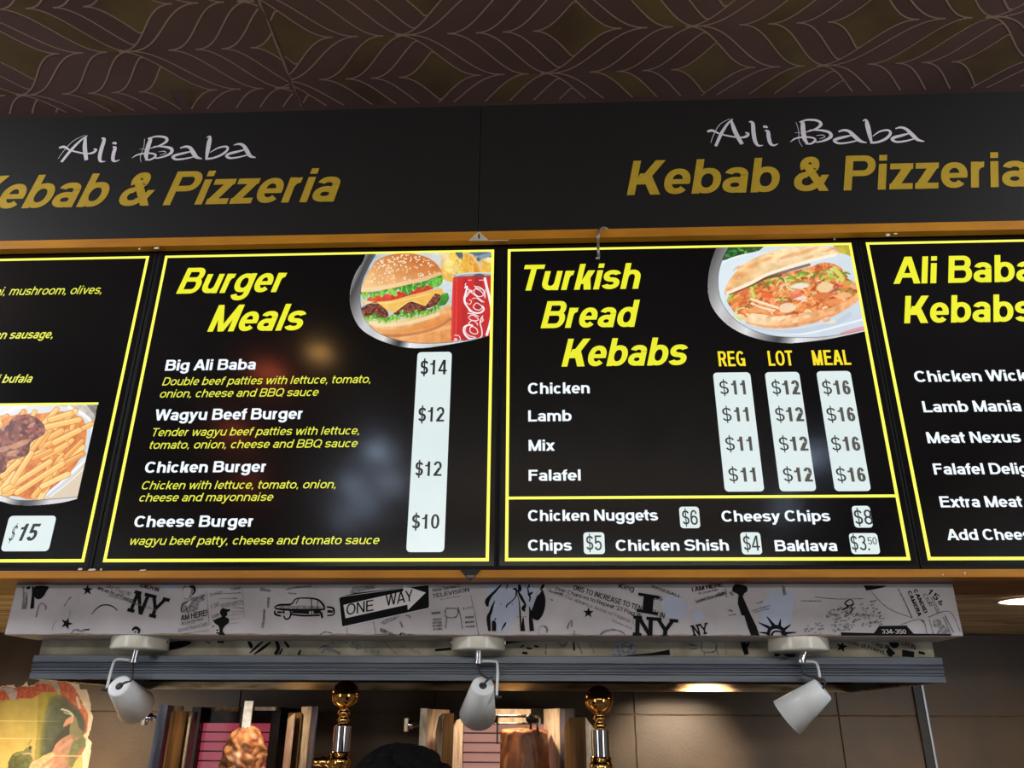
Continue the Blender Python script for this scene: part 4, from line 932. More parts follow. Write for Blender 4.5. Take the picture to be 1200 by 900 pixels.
# small newspaper lettering
for s_, a, c, cap, m_, w_ in (("EACH IN", Q(cB,sB,110,62), Q(cB,sB,285,110), 4.6, m_news, .2), ("our Flag W", Q(cC,4,-130-0,-0) if False else (124.5,688.5), (152,699), 5, m_newsf, .15), ("ances to of Friend, L", (114,690.5), (160,708.5), 4.6, m_news, .16), ("Picture of Power and the Arms", (127,699), (183,716), 2.6, m_newsf, .14),
        ("AM HERE!", Q(cB,sB,497,382), Q(cB,sB,748,330), 7, m_news, .2), ("At Lincoln Park", Q(cB,sB,500,418), Q(cB,sB,706,375), 3.4, m_news, .16), ("Greatest Show on Earth", Q(cB,sB,470,490), Q(cB,sB,748,425), 5, m_newsf, .18), ("ELEPHANTS!", Q(cB,sB,875,256), Q(cB,sB,1082,212), 4, m_newsf, .18),
        ("Curious", Q(cB,sB,970,98), Q(cB,sB,1060,80), 3.4, m_news, .16), ("Brooklyn", Q(cB,sB,770,150), Q(cB,sB,890,118), 3.6, m_newsf, .16), ("1.50", Q(cB,sB,775,272), Q(cB,sB,860,240), 5, m_newsf, .18), ("LOT", Q(cB,sB,790,356), Q(cB,sB,858,338), 3.4, m_news, .2),
        ("New Series C", Q(cC,4,868,96), Q(cC,4,1000,72), 4, m_news, .16), ("TELEVISION", Q(cC,4,868,124), Q(cC,4,1042,92), 4.6, m_news, .17), ("from the", Q(cC,4,905,134), Q(cC,4,1000,118), 2, m_newsf, .15), ("WIN", Q(cC,4,862,202), Q(cC,4,905,196), 2.8, m_news, .2), ("5 cent", Q(cC,4,1010,180), Q(cC,4,1060,170), 3, m_newsf, .2),
        ("CANDID CAMERA", (464.5,744), (446.5,735.5), 4.6, m_news, .2), ("15", Q(cC,4,778,300), Q(cC,4,715,282), 7, m_news, .16), ("?", Q(cC,4,740,215), Q(cC,4,765,220), 5, m_newsf, .16),
        ("ONS TO INCREASE TO TEN EACH IN", (671,691), (778.5,725), 6.2, m_news, .19), ("over Chances to Repeat '27 Flag W", (650,691), (751,724), 4.8, m_news, .15), ("A Side Out alliance Arms of Friend, L", (642,693), (744,732), 4.4, m_newsf, .15), ("Power and", (717,728), (740,738), 2.6, m_newsf, .15), ("King", (724,689), (743,693.5), 6, m_news, .15), ("ROS", Q(cE,4,800,128), Q(cE,4,865,136), 4.6, m_news, .18),
        ("BASEBALL", Q(cE,4,812,74), Q(cE,4,952,124), 3.2, m_news, .16), ("I AM HERE", Q(cE,4,1004,96), Q(cE,4,1150,68), 5.2, m_news, .2), ("At Lincoln Park", Q(cE,4,1034,108), Q(cE,4,1126,88), 2.6, m_news, .16), ("Greatest Show on Earth", Q(cE,4,1022,148), Q(cE,4,1160,108), 4.2, m_news, .17),
        ("and Earth", Q(cF,4,0,118), Q(cF,4,40,104), 4, m_news, .17), ("334-350", Q(cF,4,772,290), Q(cF,4,888,291), 5, m_papl, .13), ("15", Q(cF,4,980,96), Q(cF,4,1030,138), 7.5, m_news, .17), ("\u00a2", Q(cF,4,1034,150), Q(cF,4,1062,160), 6.5, m_news, .16), ("Club", Q(cF,4,962,108), Q(cF,4,1000,165), 5, m_news, .13),
        ("CANDID", Q(cF,4,920,84), Q(cF,4,972,196), 4.6, m_news, .26), ("CAMERA", Q(cF,4,892,92), Q(cF,4,944,210), 4.6, m_news, .26)):
    if s_ == '?': continue
    TX('print_lettering', m_, s_, a, c, cap, w_, w_*.78, off=.0011 if m_ is not m_papl else .0014)
def BRS(name, m, strokes, org, sc, Y=None, off=.0008, parent=None, smooth=True):
    b = B()
    for st in strokes: brush(b, st, BY if Y is None else Y, off, org, sc, 4, smooth=smooth)
    return b.build(name, m, parent or pbox, kind='stuff' if name in ('rule_line_print', 'map_print') else None)
# coat-and-bag figure print, pale blue patches
for pts, org, sc in (([(150,60),(330,60),(560,60),(820,90),(800,230),(740,420),(640,300),(500,560),(330,720),(180,500),(160,250)], cD, sD), ([(858,150),(880,120),(920,108),(960,130),(984,170),(970,215),(920,232),(880,210)], cE, 4), ([(1006,200),(1030,178),(1056,190),(1060,215),(1030,236),(1008,222)], cE, 4),
                     ([(750,66),(820,66),(832,80),(790,92)], (0,670), 4), ([(210,160),(300,80),(360,120),(330,260),(230,290)], cF, 4)):
    b = B(); P = sp(pts, 4); poly(b, [(max(org[0]+x/sc, 0), max(org[1]+y/sc, 685.0)) for x, y in P], BY, .0003, (0, 0), 1.0); b.build('blue_patch_print', m_blue, pbox)
BRS('figure_print', m_news, [[(330,62,14),(250,150,26),(180,220,34),(130,300,52),(140,370,22)], [(240,285,6),(205,370,26),(180,450,34),(150,520,44),(155,620,40),(165,715,28)], [(420,62,16),(410,100,12),(398,130,4)],
   [(205,575,26),(225,600,46),(228,660,50),(225,716,46)], [(248,535,16),(240,560,18)], [(398,590,6),(380,620,22),(350,670,14),(328,716,4)], [(490,125,10),(530,125,26),(545,160,22),(525,240,12),(470,300,12),(410,350,16),(402,388,10)],
   [(580,62,30),(590,130,44),(570,160,20),(610,240,34),(650,310,26),(672,350,20)], [(555,200,6),(580,300,10),(590,420,16),(600,560,18),(608,716,16)], [(672,330,14),(655,370,40),(640,400,44),(660,440,14)], [(640,520,8),(635,600,28),(640,716,42)],
   [(720,62,22),(718,110,14)], [(680,75,6),(705,130,14),(715,200,20),(735,240,18),(725,300,12)], [(770,170,20),(740,190,26),(725,215,10)], [(725,370,10),(735,450,24),(745,560,44),(760,716,52)], [(930,62,20),(910,90,34),(880,140,14)]], cD, sD)
b = B(); poly(b, sp([(905,130),(930,180),(952,270),(945,380),(915,480),(870,545),(835,565),(780,545),(755,500),(735,440),(760,410),(800,300),(830,225),(870,190)], 3), BY, .0009, cD, sD); b.build('bag_print', m_news, pbox)
BRS('figure_print', m_newsf, [[(862,780,6),(858,700,6),(880,655,8),(930,645,16),(972,680,22),(965,740,18)], [(540,520,5),(600,512,5),(690,512,5)], [(980,105,12),(985,125,8)], [(325,320,14),(320,350,8)], [(480,320,8),(488,345,10)], [(775,100,16),(800,98,8)], [(845,80,14),(850,92,5)]], cD, sD)
# left hand end prints
b = B(); poly(b, sp([(270,62),(400,62),(385,110),(350,165),(315,190),(280,185),(250,140)], 3), BY, .0008, cA, sA); b.build('bag_print', m_news, pbox)
BRS('figure_print', m_news, [[(205,62,26),(200,90,30)], [(245,62,14),(248,150,22),(238,285,34)]], cA, sA); BRS('figure_print', m_newsf, [[(150,62,10),(155,170,18),(148,290,26)], [(180,120,12),(182,200,18),(172,290,24)], [(280,370,16),(310,250,8),(350,235,10),(378,270,14),(370,300,8)], [(560,262,10),(600,200,5),(630,170,14)],
   [(622,300,4),(615,370,4)], [(630,540,10),(660,500,14),(700,500,14),(750,520,10)], [(440,500,3),(460,430,3),(500,400,3)]], cA, sA)
BRS('figure_print', m_news, [[(835,345,5),(880,290,8),(930,255,10),(990,247,10),(1050,265,9),(1095,305,6)], [(745,500,8),(815,494,12)]], cA, sA)
# portrait, silhouette, car, camera, television, torch, crown, map, buildings
m_mid = mat('halftone_print', (96, 95, 100), .8, spec=.1, col2=(156, 154, 160), nscale=160)
b = B(); poly(b, sp([(500,300),(495,250),(520,205),(560,190),(600,160),(640,155),(720,130),(716,190),(670,210),(650,280),(560,305)], 3), BY, .0006, cB, sB); poly(b, sp([(516,60),(560,55),(625,62),(632,100),(600,150),(560,180),(530,170),(512,110)], 3), BY, .0007, cB, sB); b.build('portrait_print', m_mid, pbox)
b = B(); poly(b, sp([(520,80),(555,66),(585,72),(590,110),(570,160),(545,172),(520,140)], 3), BY, .0009, cB, sB); poly(b, sp([(545,230),(570,195),(600,200),(570,245)], 3), BY, .0009, cB, sB); b.build('portrait_print', mat('pale_halftone', (182, 180, 186), .6, noise=.1, nscale=200), pbox)
BRS('portrait_print', m_news, [[(575,62,14),(615,62,20),(628,100,16),(605,140,8)], [(535,110,5),(560,112,5)], [(540,145,4),(575,142,4)], [(500,300,5),(510,230,8),(560,200,5)], [(575,255,6),(600,205,4),(640,180,3)], [(640,160,4),(680,170,5),(718,135,5)], [(560,305,6),(545,250,4)], [(40,470,14),(70,445,22),(105,465,20),(100,500,14)], [(60,490,10),(80,480,8)]], cB, sB)
b = B(); poly(b, sp([(878,268),(900,262),(925,272),(958,272),(955,290),(930,300),(935,325),(915,345),(948,360),(945,400),(915,425),(895,450),(890,480),(915,520),(850,522),(860,480),(850,430),(815,405),(810,375),(845,355),(880,340),(862,310),(868,285)], 2), BY, .0010, cB, sB); b.build('silhouette_print', m_news, pbox)
BRS('silhouette_print', m_news, [[(828,466,10),(850,470,10)], [(828,492,10),(855,494,10)], [(795,432,14),(806,434,14)], [(800,378,18),(812,376,14)]], cB, sB)
BRS('rule_line_print', m_newsf, [[(735,100,3),(750,250,4),(762,420,4)], [(1075,60,3),(1092,350,3)], [(820,130,3),(1060,118,8)], [(850,175,3),(1030,170,9)], [(480,505,3),(760,470,5)], [(500,420,3),(630,402,4)], [(900,250,3),(1085,225,3)], [(985,255,3),(1088,262,9)], [(960,300,3),(1085,290,3)], [(950,330,3),(1075,312,3)], [(955,370,3),(1060,352,3)], [(940,410,3),(1040,398,3)]], cB, sB)
# car
BRS('car_print', m_news, [[(125,168,4),(150,156,8),(205,152,6),(222,132,5),(245,124,5),(300,125,6),(335,134,7),(358,160,8),(362,180,4)], [(130,172,6),(180,178,8),(290,180,8),(365,176,6)], [(128,182,5),(132,200,8),(158,208,6)], [(170,196,10),(172,180,6),(190,176,5),(204,190,7),(198,216,7),(180,222,6),(170,206,5)], [(205,200,6),(260,206,7),(340,204,7)], [(345,190,10),(352,218,8)], [(240,128,3),(228,150,4)], [(300,126,4),(302,204,3)], [(330,134,3),(326,205,3)], [(372,165,6),(402,172,8),(404,200,6),(374,206,5)], [(375,185,10),(400,188,10)], [(210,186,14),(290,190,14)], [(140,190,8),(162,190,8)], [(310,190,12),(345,188,12)]], cC, 4)
b = B(); poly(b, sp([(215,175),(218,160),(300,160),(355,166),(360,178),(300,182)], 2), BY, .0006, cC, 4); poly(b, sp([(150,160),(205,156),(205,172),(160,176)], 2), BY, .0006, cC, 4); b.build('car_print', m_mid, pbox)
BRS('rule_line_print', m_newsf, [[(60,80,14),(85,86,10),(110,90,6)], [(100,120,10),(96,170,7)], [(80,175,8),(78,215,9),(70,265,10)], [(465,262,3),(468,292,3)], [(590,235,3),(604,300,4)], [(190,100,4),(230,104,5)], [(340,296,6),(365,282,6),(400,290,3)], [(180,84,5),(230,74,8),(300,68,6)], [(928,178,6),(932,212,5),(978,212,5),(984,176,5),(930,172,5)], [(986,165,6),(998,205,4),(1008,268,5)], [(935,214,4),(928,266,5)], [(1046,110,2),(1066,200,3),(1084,298,3)], [(868,225,9),(910,222,9)], [(868,240,9),(912,238,9)], [(868,255,9),(914,252,9)], [(870,270,9),(914,268,9)], [(1020,215,8),(1062,212,8)], [(1020,238,8),(1064,234,8)], [(1022,258,7),(1066,256,7)], [(740,205,4),(762,210,6),(760,224,4)], [(715,232,7),(728,262,7)]], cC, 4)
b = B(); poly(b, [(622,240),(650,222),(716,206),(700,220),(640,248)], BY, .0008, cC, 4); poly(b, [(480,100),(492,72),(600,60),(598,78),(500,100)], BY, .0004, cC, 4); b.build('camera_print', m_mid, pbox)
# Liberty's torch and crown
b = B()
poly(b, sp([(78,66),(100,58),(140,70),(142,92),(128,102),(120,118),(104,118),(98,104),(72,92)], 2), BY, .0009, cF, 4); poly(b, [(100,118),(122,118),(140,160),(160,205),(185,255),(200,299),(160,299),(145,260),(128,205),(116,206),(108,180),(98,150)], BY, .0010, cF, 4)
b.build('torch_arm_print', m_news, pbox)
BRS('crown_print', m_news, [[(195,238,3),(245,262,12)], [(234,210,3),(268,255,14)], [(299,222,3),(292,262,14)], [(346,248,3),(310,275,12)], [(372,284,3),(318,288,10)], [(200,284,3),(246,290,10)], [(240,299,12),(248,270,12),(275,258,14),(305,268,14),(322,299,12)], [(255,299,8),(270,280,6),(300,282,6),(308,299,6)]], cF, 4)
b = B(); poly(b, [(688,64),(798,66),(780,74),(722,86),(700,88)], BY, .0008, cF, 4); b.build('camera_print', m_news, pbox)
b = B(); poly(b, [(580,284),(736,288),(760,254),(888,252),(922,290),(1100,292),(1096,300),(584,300)], BY, .0008, cF, 4); b.build('number_plate_print', m_news, pbox, label='black plate shape printed with 334-350')
R_ = random.Random(12); strokes = []
for k in range(150):
    u, v = R_.random(), R_.random(); x = 500+240*u+40*v; y = 185-60*u*0+(-50*u)+110*v+ (0 if v < .6 else 0); strokes.append([(x, y, R_.uniform(2,6)), (x+R_.uniform(6,16), y-R_.uniform(2,7), R_.uniform(2,5))])
for k in range(22): x = R_.uniform(395,500); y = R_.uniform(235,290); strokes.append([(x, y, R_.uniform(2,5)), (x+R_.uniform(5,18), y-R_.uniform(-3,8), 3)])
BRS('map_print', m_newsf, strokes, cF, 4, smooth=False)
BRS('map_print', m_news, [[(585,180,4),(615,165,8),(640,150,5),(625,130,4),(600,150,6),(635,172,6),(620,195,5),(600,186,4)]], cF, 4)
BRS('rule_line_print', m_newsf, [[(720,90,3),(800,170,3),(918,218,3)], [(395,137,4),(490,138,4)], [(460,118,3),(560,128,3),(690,126,3)], [(850,80,4),(880,140,4),(914,216,5)], [(310,66,10),(318,110,14)], [(185,150,4),(215,140,6)], [(165,184,3),(250,158,4)], [(170,192,3),(245,172,3)], [(50,180,4),(75,185,5)], [(55,205,3),(90,200,4)], [(862,248,3),(960,224,3),(984,292,3)], [(958,228,7),(972,234,8)], [(1002,120,3),(1035,198,3)], [(1010,116,3),(1042,192,3)], [(990,214,3),(1090,186,3),(1140,280,3)], [(995,220,3),(1015,292,3)], [(1068,205,5),(1110,285,5)], [(1060,212,4),(1095,290,4)]], cF, 4)
b = B(); poly(b, sp([(1012,232),(1040,222),(1062,250),(1098,292),(1030,294),(1045,262),(1020,260)], 2), BY, .0008, cF, 4); b.build('camera_print', m_mid, pbox)
BRS('rule_line_print', m_newsf, [[(572,300,6),(590,282,8),(630,272,8),(670,280,6),(690,296,4)], [(420,268,6),(424,250,5),(440,228,5),(440,260,5)], [(452,276,5),(454,300,5)], [(330,92,5),(400,105,6)], [(340,130,4),(352,134,4)], [(1160,80,4),(1166,120,4)], [(1180,95,10),(1196,110,10)], [(1180,180,8),(1192,184,6)]], cE, 4)

# lower paper-covered step behind the lamps
SY = BY+.125; sz0 = onY(600, 768.5, SY-.02)[2]
sx0, sx1 = onY(48, 758, SY)[0], onY(1093, 758, SY)[0]
step = B().box(sx0, sx1, SY, SY+.5, sz0, zr-.0006).build('newsprint_step', m_paper2, None, 'narrow grubby newsprint-covered step between the box and the steel hood', 'box')
cG, cH = (0, 670), (290, 670); ZCLAMP[step.name] = (sz0+.0004, bz0-.001)
def st_(name, m, strokes, org, sc, smooth=True):
    b = B()
    for s_ in strokes: brush(b, s_, SY, .0008, org, sc, 3, smooth=smooth)
    b.build(name, m, step, origin=(0, 0, 0), kind='stuff')
st_('printed_marks', m_news, [[(795,350,30),(850,340,26),(896,332,8)], [(960,320,5),(985,335,5)], [(1020,325,12),(1050,328,12)]], cG, 4)
st_('printed_marks', m_news, [[(5,325,10),(18,350,14),(15,360,4)], [(75,325,5),(40,355,10),(10,382,4)], [(110,330,6),(70,360,12),(30,388,5)], [(135,320,12),(145,360,14),(130,388,16)], [(175,325,10),(195,355,10)], [(250,365,5),(240,390,12)], [(165,360,6),(150,388,8)], [(880,368,9),(955,362,9)]], cH, 4)
st_('printed_marks', m_newsf, [[(330,365,5),(355,350,7),(390,345,4)], [(345,380,10),(375,360,12),(410,375,12),(436,388,6)], [(395,330,6),(412,340,5)], [(430,325,5),(470,332,6)], [(640,330,3),(700,388,4)], [(665,355,3),(700,384,3)]], cH, 4)
st_('printed_marks', m_news, [[(120,334,8),(230,322,7),(352,314,9)], [(200,355,6),(215,345,5)], [(230,358,8),(255,362,5)], [(265,348,8),(285,352,5)], [(208,380,9),(232,382,9)], [(448,318,6),(452,370,7)], [(700,393,4),(800,388,8),(860,382,14),(900,378,20)]], cE, 4)
st_('printed_marks', m_newsf, [[(375,330,6),(400,350,12),(420,330,5)], [(465,330,4),(490,385,5)], [(525,330,4),(545,380,4)], [(320,340,5),(318,388,7)], [(980,340,7),(1030,348,9)], [(985,360,4),(1030,362,4)], [(1050,328,5),(1052,372,5),(1110,374,5),(1112,332,5),(1050,326,5)], [(1115,360,4),(1128,392,5)], [(1060,376,4),(1062,392,4)], [(1160,320,2),(1164,392,2)]], cE, 4)
b = B(); poly(b, sp([(632,392),(634,350),(650,322),(700,315),(730,335),(742,392)], 2), SY, .0006, cE, 4); b.build('printed_marks', m_mid, step, origin=(0, 0, 0))
st_('printed_marks', m_news, [[(120,320,14),(128,350,20),(140,388,16)], [(150,320,8),(138,350,12)], [(280,380,20),(285,396,20)], [(310,372,20),(345,384,30),(370,378,14)], [(805,320,8),(830,340,30),(850,332,10)], [(800,365,20),(825,392,26)], [(868,382,24),(925,392,26)], [(945,378,10),(975,384,8)]], cF, 4)
b = B(); star(b, *Q(cF,4,585,352), 7.2, .2, SY, .0008); b.build('printed_star', m_news, step, origin=(0, 0, 0))
for s_, p0, p1, cap in (('out 27 Flag W', Q(cF,4,640,312), Q(cF,4,808,366), 5), ('Arms of Friend, L', Q(cF,4,600,330), Q(cF,4,812,396), 5), ('CH IN', Q(cF,4,862,340), Q(cF,4,930,368), 6)):
    b = B(); text_free(b, s_, p0, p1, cap, SY, .0009, .17, .13); b.build('print_lettering', m_news, step, origin=(0, 0, 0))
for s_, p0, p1, cap in (('Sp-clin', Q(cH,4,480,352), Q(cH,4,615,392), 7), ('in this', Q(cH,4,718,352), Q(cH,4,810,390), 4), ('JOBS to', Q(cH,4,340,384), Q(cH,4,436,388), 5)):
    b = B(); text_free(b, s_, p0, p1, cap, SY, .0009, .17, .13); b.build('print_lettering', m_newsf, step, origin=(0, 0, 0))

# ================================================================== EXTRACTOR HOOD
HYF = SY-.02; hx0, hx1 = onY(36.5, 782, HYF)[0], onY(1106, 782, HYF)[0]; hzb, hzt = onY(600, 798, HYF)[2], sz0-.0012
HYR = onZ(980, 811.5, hzb)[1]
hood = thing('extractor_hood', 'long brushed steel extractor hood with grooved front above the kebab grills', 'extractor hood', ((hx0+hx1)/2, HYF, hzb))
hh = hzt-hzb
pf = [(0,0),(0,.26),(.003,.28),(.003,.36),(0,.38),(0,.46),(.003,.48),(.003,.53),(0,.55),(0,.62),(.003,.64),(.003,.69),(0,.71),(0,1.0)]
bevel(B().prism([(HYF+y*1.6, hzb+z*hh) for y, z in pf]+[(HYF+.012, hzt), (HYF+.012, hzb)], hx0, hx1, 'x').build('grooved_fascia', m_steel, hood), .0006, 1)
B().box(hx0, hx1, HYF+.012, HYR+.02, hzt-.004, hzt).build('top_sheet', m_dark, hood)
for xa, xb in ((hx0, hx0+.004), (hx1-.004, hx1)): B().box(xa, xb, HYF+.012, HYR, hzb, hzt-.004).build('side_sheet', m_steel, hood)
for xa, xb in ((hx0+.004, hx0+.022), (hx1-.022, hx1-.004)): B().box(xa, xb, HYF+.012, HYR-.002, hzb, hzb+.003).build('side_flange', m_steelw, hood)
zl = onY(600, 801, HYR)[2]
B().box(hx0+.004, hx1-.004, HYR-.02, HYR, hzb, zl).build('rear_lip', mat('lip_steel', (176, 150, 118), .3, metal=.95, col2=(120, 96, 68), nscale=8, stretch=(1, 4, 6), rvar=.1), hood, label='bronze-toned steel lip along the rear of the hood')
B().box(hx0+.004, hx1-.004, HYR-.004, HYR, zl, hzt-.004).build('rear_sheet', m_dark, hood)
for k in range(24):
    xa = hx0+.03+k*(hx1-hx0-.06)/24; B().box(xa, xa+.05, HYF+.05, HYR-.05, hzt-.016, hzt-.006).build('filter_baffle', m_dark, hood)
m_bulb = glow('hood_lamp_glass', (255, 214, 150), 4)
for x, y in HOODL: B().lathe((x, y, hzt-.016), (0, 0, -1), [(0, .05), (.006, .05), (.008, .04), (.0085, 0.0)]).build('hood_lamp', m_bulb, hood)

# ================================================================== SPOTLIGHTS UNDER THE BOX
def spotlight(cx, discw, N, Wd, dyy, arm, cable, label, stem_px, roll=0.0):
    Yc = BY+.0605; c = onY(cx, 747, Yc); c = Vector((c[0], Yc, bz0-.0002))
    t = thing('spotlight', label, 'spotlight', tuple(c), 'spotlights under the newsprint box'); r = discw
    B().lathe(c, (0, 0, -1), [(0, r), (.023, r), (.0262, r-.001), (.0275, r-.004), (.0275, .0)], 40).build('ceiling_plate', m_discw, t)
    for f in (-1, 1):
        B().box(c.x+f*r-.0012, c.x+f*r+.0012, Yc-.003, Yc+.003, bz0-.012, bz0-.006).build('plate_screw', m_chrome, t)
    s0 = onY(stem_px[0], 762, Yc); s1 = onY(stem_px[1], stem_px[2], Yc)
    B().tube([(s0[0], Yc, bz0-.027), (s1[0], Yc, s1[2])], .0085, 16).build('chrome_stem', m_chrome, t)
    B().tube([(s1[0], Yc, s1[2]+.003), (s1[0], Yc, s1[2]-.003)], .0105, 16).build('stem_collar', m_chrome, t)
    Yn = Yc-.005
    A_ = [onY(x, y, Yc-.002) for x, y in arm]; V = []; P = [Vector(a) for a in A_]
    ab = B(); ab.tube([tuple(p) for p in sp([tuple(p) for p in P], 4, False)], .0030, 8); ao = ab.build('swivel_arm', m_lampw, t)
    n = Vector(onY(*N, Yn)); w_ = Vector(onY(*Wd, Yn+dyy)); ax = (w_-n).normalized(); L = .102; rn, rw = .0255, .0415
    prof = [(0.002, .0085), (0.0, rn-.004), (.001, rn-.0015), (.003, rn), (L, rw), (L, rw-.002), (.012, rn-.004), (.012, .001)]
    B().lathe(n, ax, prof, 40).build('lamp_shade', m_lampw, t)
    B().lathe(n, ax, [(0.0015, .0), (0.0018, .0088), (.006, .0088)], 20).build('cable_hole', m_cable, t)
    B().lathe(n+ax*.03, ax, [(0, .012), (.02, .018), (.045, .03), (.052, .03), (.052, 0)], 24).build('bulb', mat('unlit_bulb', (120, 120, 120), .3, noise=.1), t)
    cb = B(); cp = [Vector(onY(x, y, Yc+.004-k*.002)) for k, (x, y) in enumerate(cable)]; cp.append(n+ax*.004); cb.tube([tuple(p) for p in sp([tuple(p) for p in cp], 5, False)], .0024, 8); cb.build('cable', m_cable, t)
    kx = A_[-1]; kb = B(); kb.lathe((kx[0], kx[1], kx[2]), ((-1 if arm[-1][0] < N[0] else 1), 0, 0), [(-.004, .0045), (.004, .0045), (.005, .003), (.011, .003), (.012, .0)], 12); kb.build('swivel_screw', m_cable, t)
    return t
spotlight(165.5, .0625, (139.5, 803.5), (157, 824.5), .078, [(157,774.5),(138,772.5),(132,780),(125,808)], [(155.5,777),(155.5,790),(153,798),(146,800)], 'white cone spotlight on the left, its arm bent out to the left', (160, 157, 775))
spotlight(561, .0600, (566, 803), (560.5, 833), .070, [(562,775),(578,775),(583,780),(582,817)], [(560,778),(563,789),(572,795),(577,793),(571,797)], 'white cone spotlight in the middle, hanging down over the second kebab grill', (561, 560.5, 776))
spotlight(934, .0650, (965, 807), (931, 834), .028, [(942,775),(955,776),(959,783),(961,796)], [(940,779),(941,789),(952,793),(964,796),(967,800)], 'white cone spotlight on the right, tipped down to the left over bare tiles', (942, 939, 775))

# ================================================================== HOOKS AND BRACKETS ON THE RAILS
P = [onY(x, y, Y) for x, y, Y in ((712, 268.5, -.012), (706, 267.0, -.025), (702, 271, -.034), (701, 279, -.034), (701, 292, -.008), (701.5, 302, -.006), (698.5, 302.5, -.010))]
hk = B(); hk.tube([tuple(p) for p in sp([tuple(p) for p in P], 4, False)], [.0036]*25, 8); hk.build('wire_hook', mat('galvanised_wire', (150, 148, 146), .4, metal=.8, noise=.2), None, 'grey wire hook bent over the rail above the Turkish bread board', 'hook')
Yb = -.0325; A_ = [onY(x, y, Yb) for x, y in ((548.5, 281.8), (560, 272.0), (562.5, 272.0), (573, 281.8))]
tb = thing('corner_bracket', 'cream triangular hanging bracket with a dark slot on the upper rail', 'bracket', (A_[1][0], Yb, A_[0][2]))
B().prism([(p[0], p[2]) for p in A_], Yb, Yb+.0024, 'y').build('plate', mat('cream_bracket', (190, 182, 160), .4, noise=.2, nscale=60), tb)
s0, s1 = onY(560.2, 279.6, Yb), onY(562.2, 274.2, Yb); B().box(s0[0], s1[0], Yb-.0006, Yb, s0[2], s1[2]).build('slot', m_cable, tb)
s0, s1 = onY(573.5, 282.0, Yb), onY(596, 281.0, Yb); B().box(s0[0], s1[0], Yb, Yb+.0024, s0[2], s1[2]).build('lip', mat('cream_lip', (212, 206, 190), .4, noise=.1), tb)
Yb = -.0535; A_ = [onY(x, y, Yb) for x, y in ((538.5, 667.5), (563.5, 667.5), (551.2, 681.8))]
tb = thing('corner_bracket', 'black downward-pointing triangular bracket on the lower rail', 'bracket', (A_[2][0], Yb, A_[2][2]))
B().prism([(p[0], p[2]) for p in A_], Yb, Yb+.003, 'y').build('plate', mat('black_bracket', (9, 9, 10), .7, noise=.1), tb)
G = [onY(x, y, Yb) for x, y in ((546, 674.2), (557, 674.2), (555, 677), (548.5, 677))]; B().prism([(p[0], p[2]) for p in G], Yb-.0008, Yb, 'y').build('grey_strip', mat('grey_strip', (90, 88, 88), .5, noise=.1), tb)

# ================================================================== BACK BENCH, GRILLS, MEAT
BZ = .95
bench = thing('back_bench', 'stainless steel back bench carrying the kebab grills', 'bench', (-.3, .75, 0))
bevel(B().box(-2.3, 1.7, .33, WY-.018, BZ-.04, BZ).build('bench_top', m_bench, bench), .002)
B().box(-2.28, 1.68, .37, WY-.02, .1, BZ-.04).build('bench_body', m_bench, bench); B().box(-2.24, 1.64, .47, WY-.05, 0, .1).build('plinth', m_dark, bench)
def sheet(b, pts, z0, z1, th=.003):
    """folded sheet metal: plan path (x, y) standing from z0 to z1 (z1 may vary)"""
    n = len(pts); z1 = z1 if isinstance(z1, (list, tuple)) else [z1]*n; L = []; 
    for i, (x, y) in enumerate(pts):
        a, c = pts[max(i-1, 0)], pts[min(i+1, n-1)]; d = np.array([c[0]-a[0], c[1]-a[1]]); d /= np.linalg.norm(d); L.append((x-d[1]*th, y+d[0]*th))
    for i in range(n-1):
        (x0, y0), (x1, y1), (u1, v1), (u0, v0) = pts[i], pts[i+1], L[i+1], L[i]
        b.add([(x0,y0,z0),(x1,y1,z0),(u1,v1,z0),(u0,v0,z0),(x0,y0,z1[i]),(x1,y1,z1[i+1]),(u1,v1,z1[i+1]),(u0,v0,z1[i])], [(0,1,2,3),(7,6,5,4),(0,4,5,1),(1,5,6,2),(2,6,7,3),(3,7,4,0)])
def hz(px, py, Y): p = onY(px, py, Y); return (p[0], Y)
def zz(px, py, Y): return onY(px, py, Y)[2]
m_h1 = glow('glowing_burner_red', (140, 50, 66), 1.0); m_h2 = glow('glowing_burner_pale', (176, 128, 118), 0.75)
m_bar = mat('guard_bar', (24, 16, 16), .5, noise=.2)
m_cs = mat('bright_splashed_steel', (226, 206, 180), .35, metal=.45, col2=(170, 148, 124), nscale=60, stretch=(1, 1, .4), ramp=(.3, .6), rvar=.1)
m_bs = mat('blued_steel', (120, 122, 140), .3, metal=.6, col2=(74, 72, 86), nscale=7, stretch=(5, 5, .6), rvar=.1)
m_gs = mat('heat_tinted_steel', (150, 118, 76), .32, metal=.6, col2=(92, 70, 46), nscale=7, stretch=(6, 6, .6), rvar=.1)
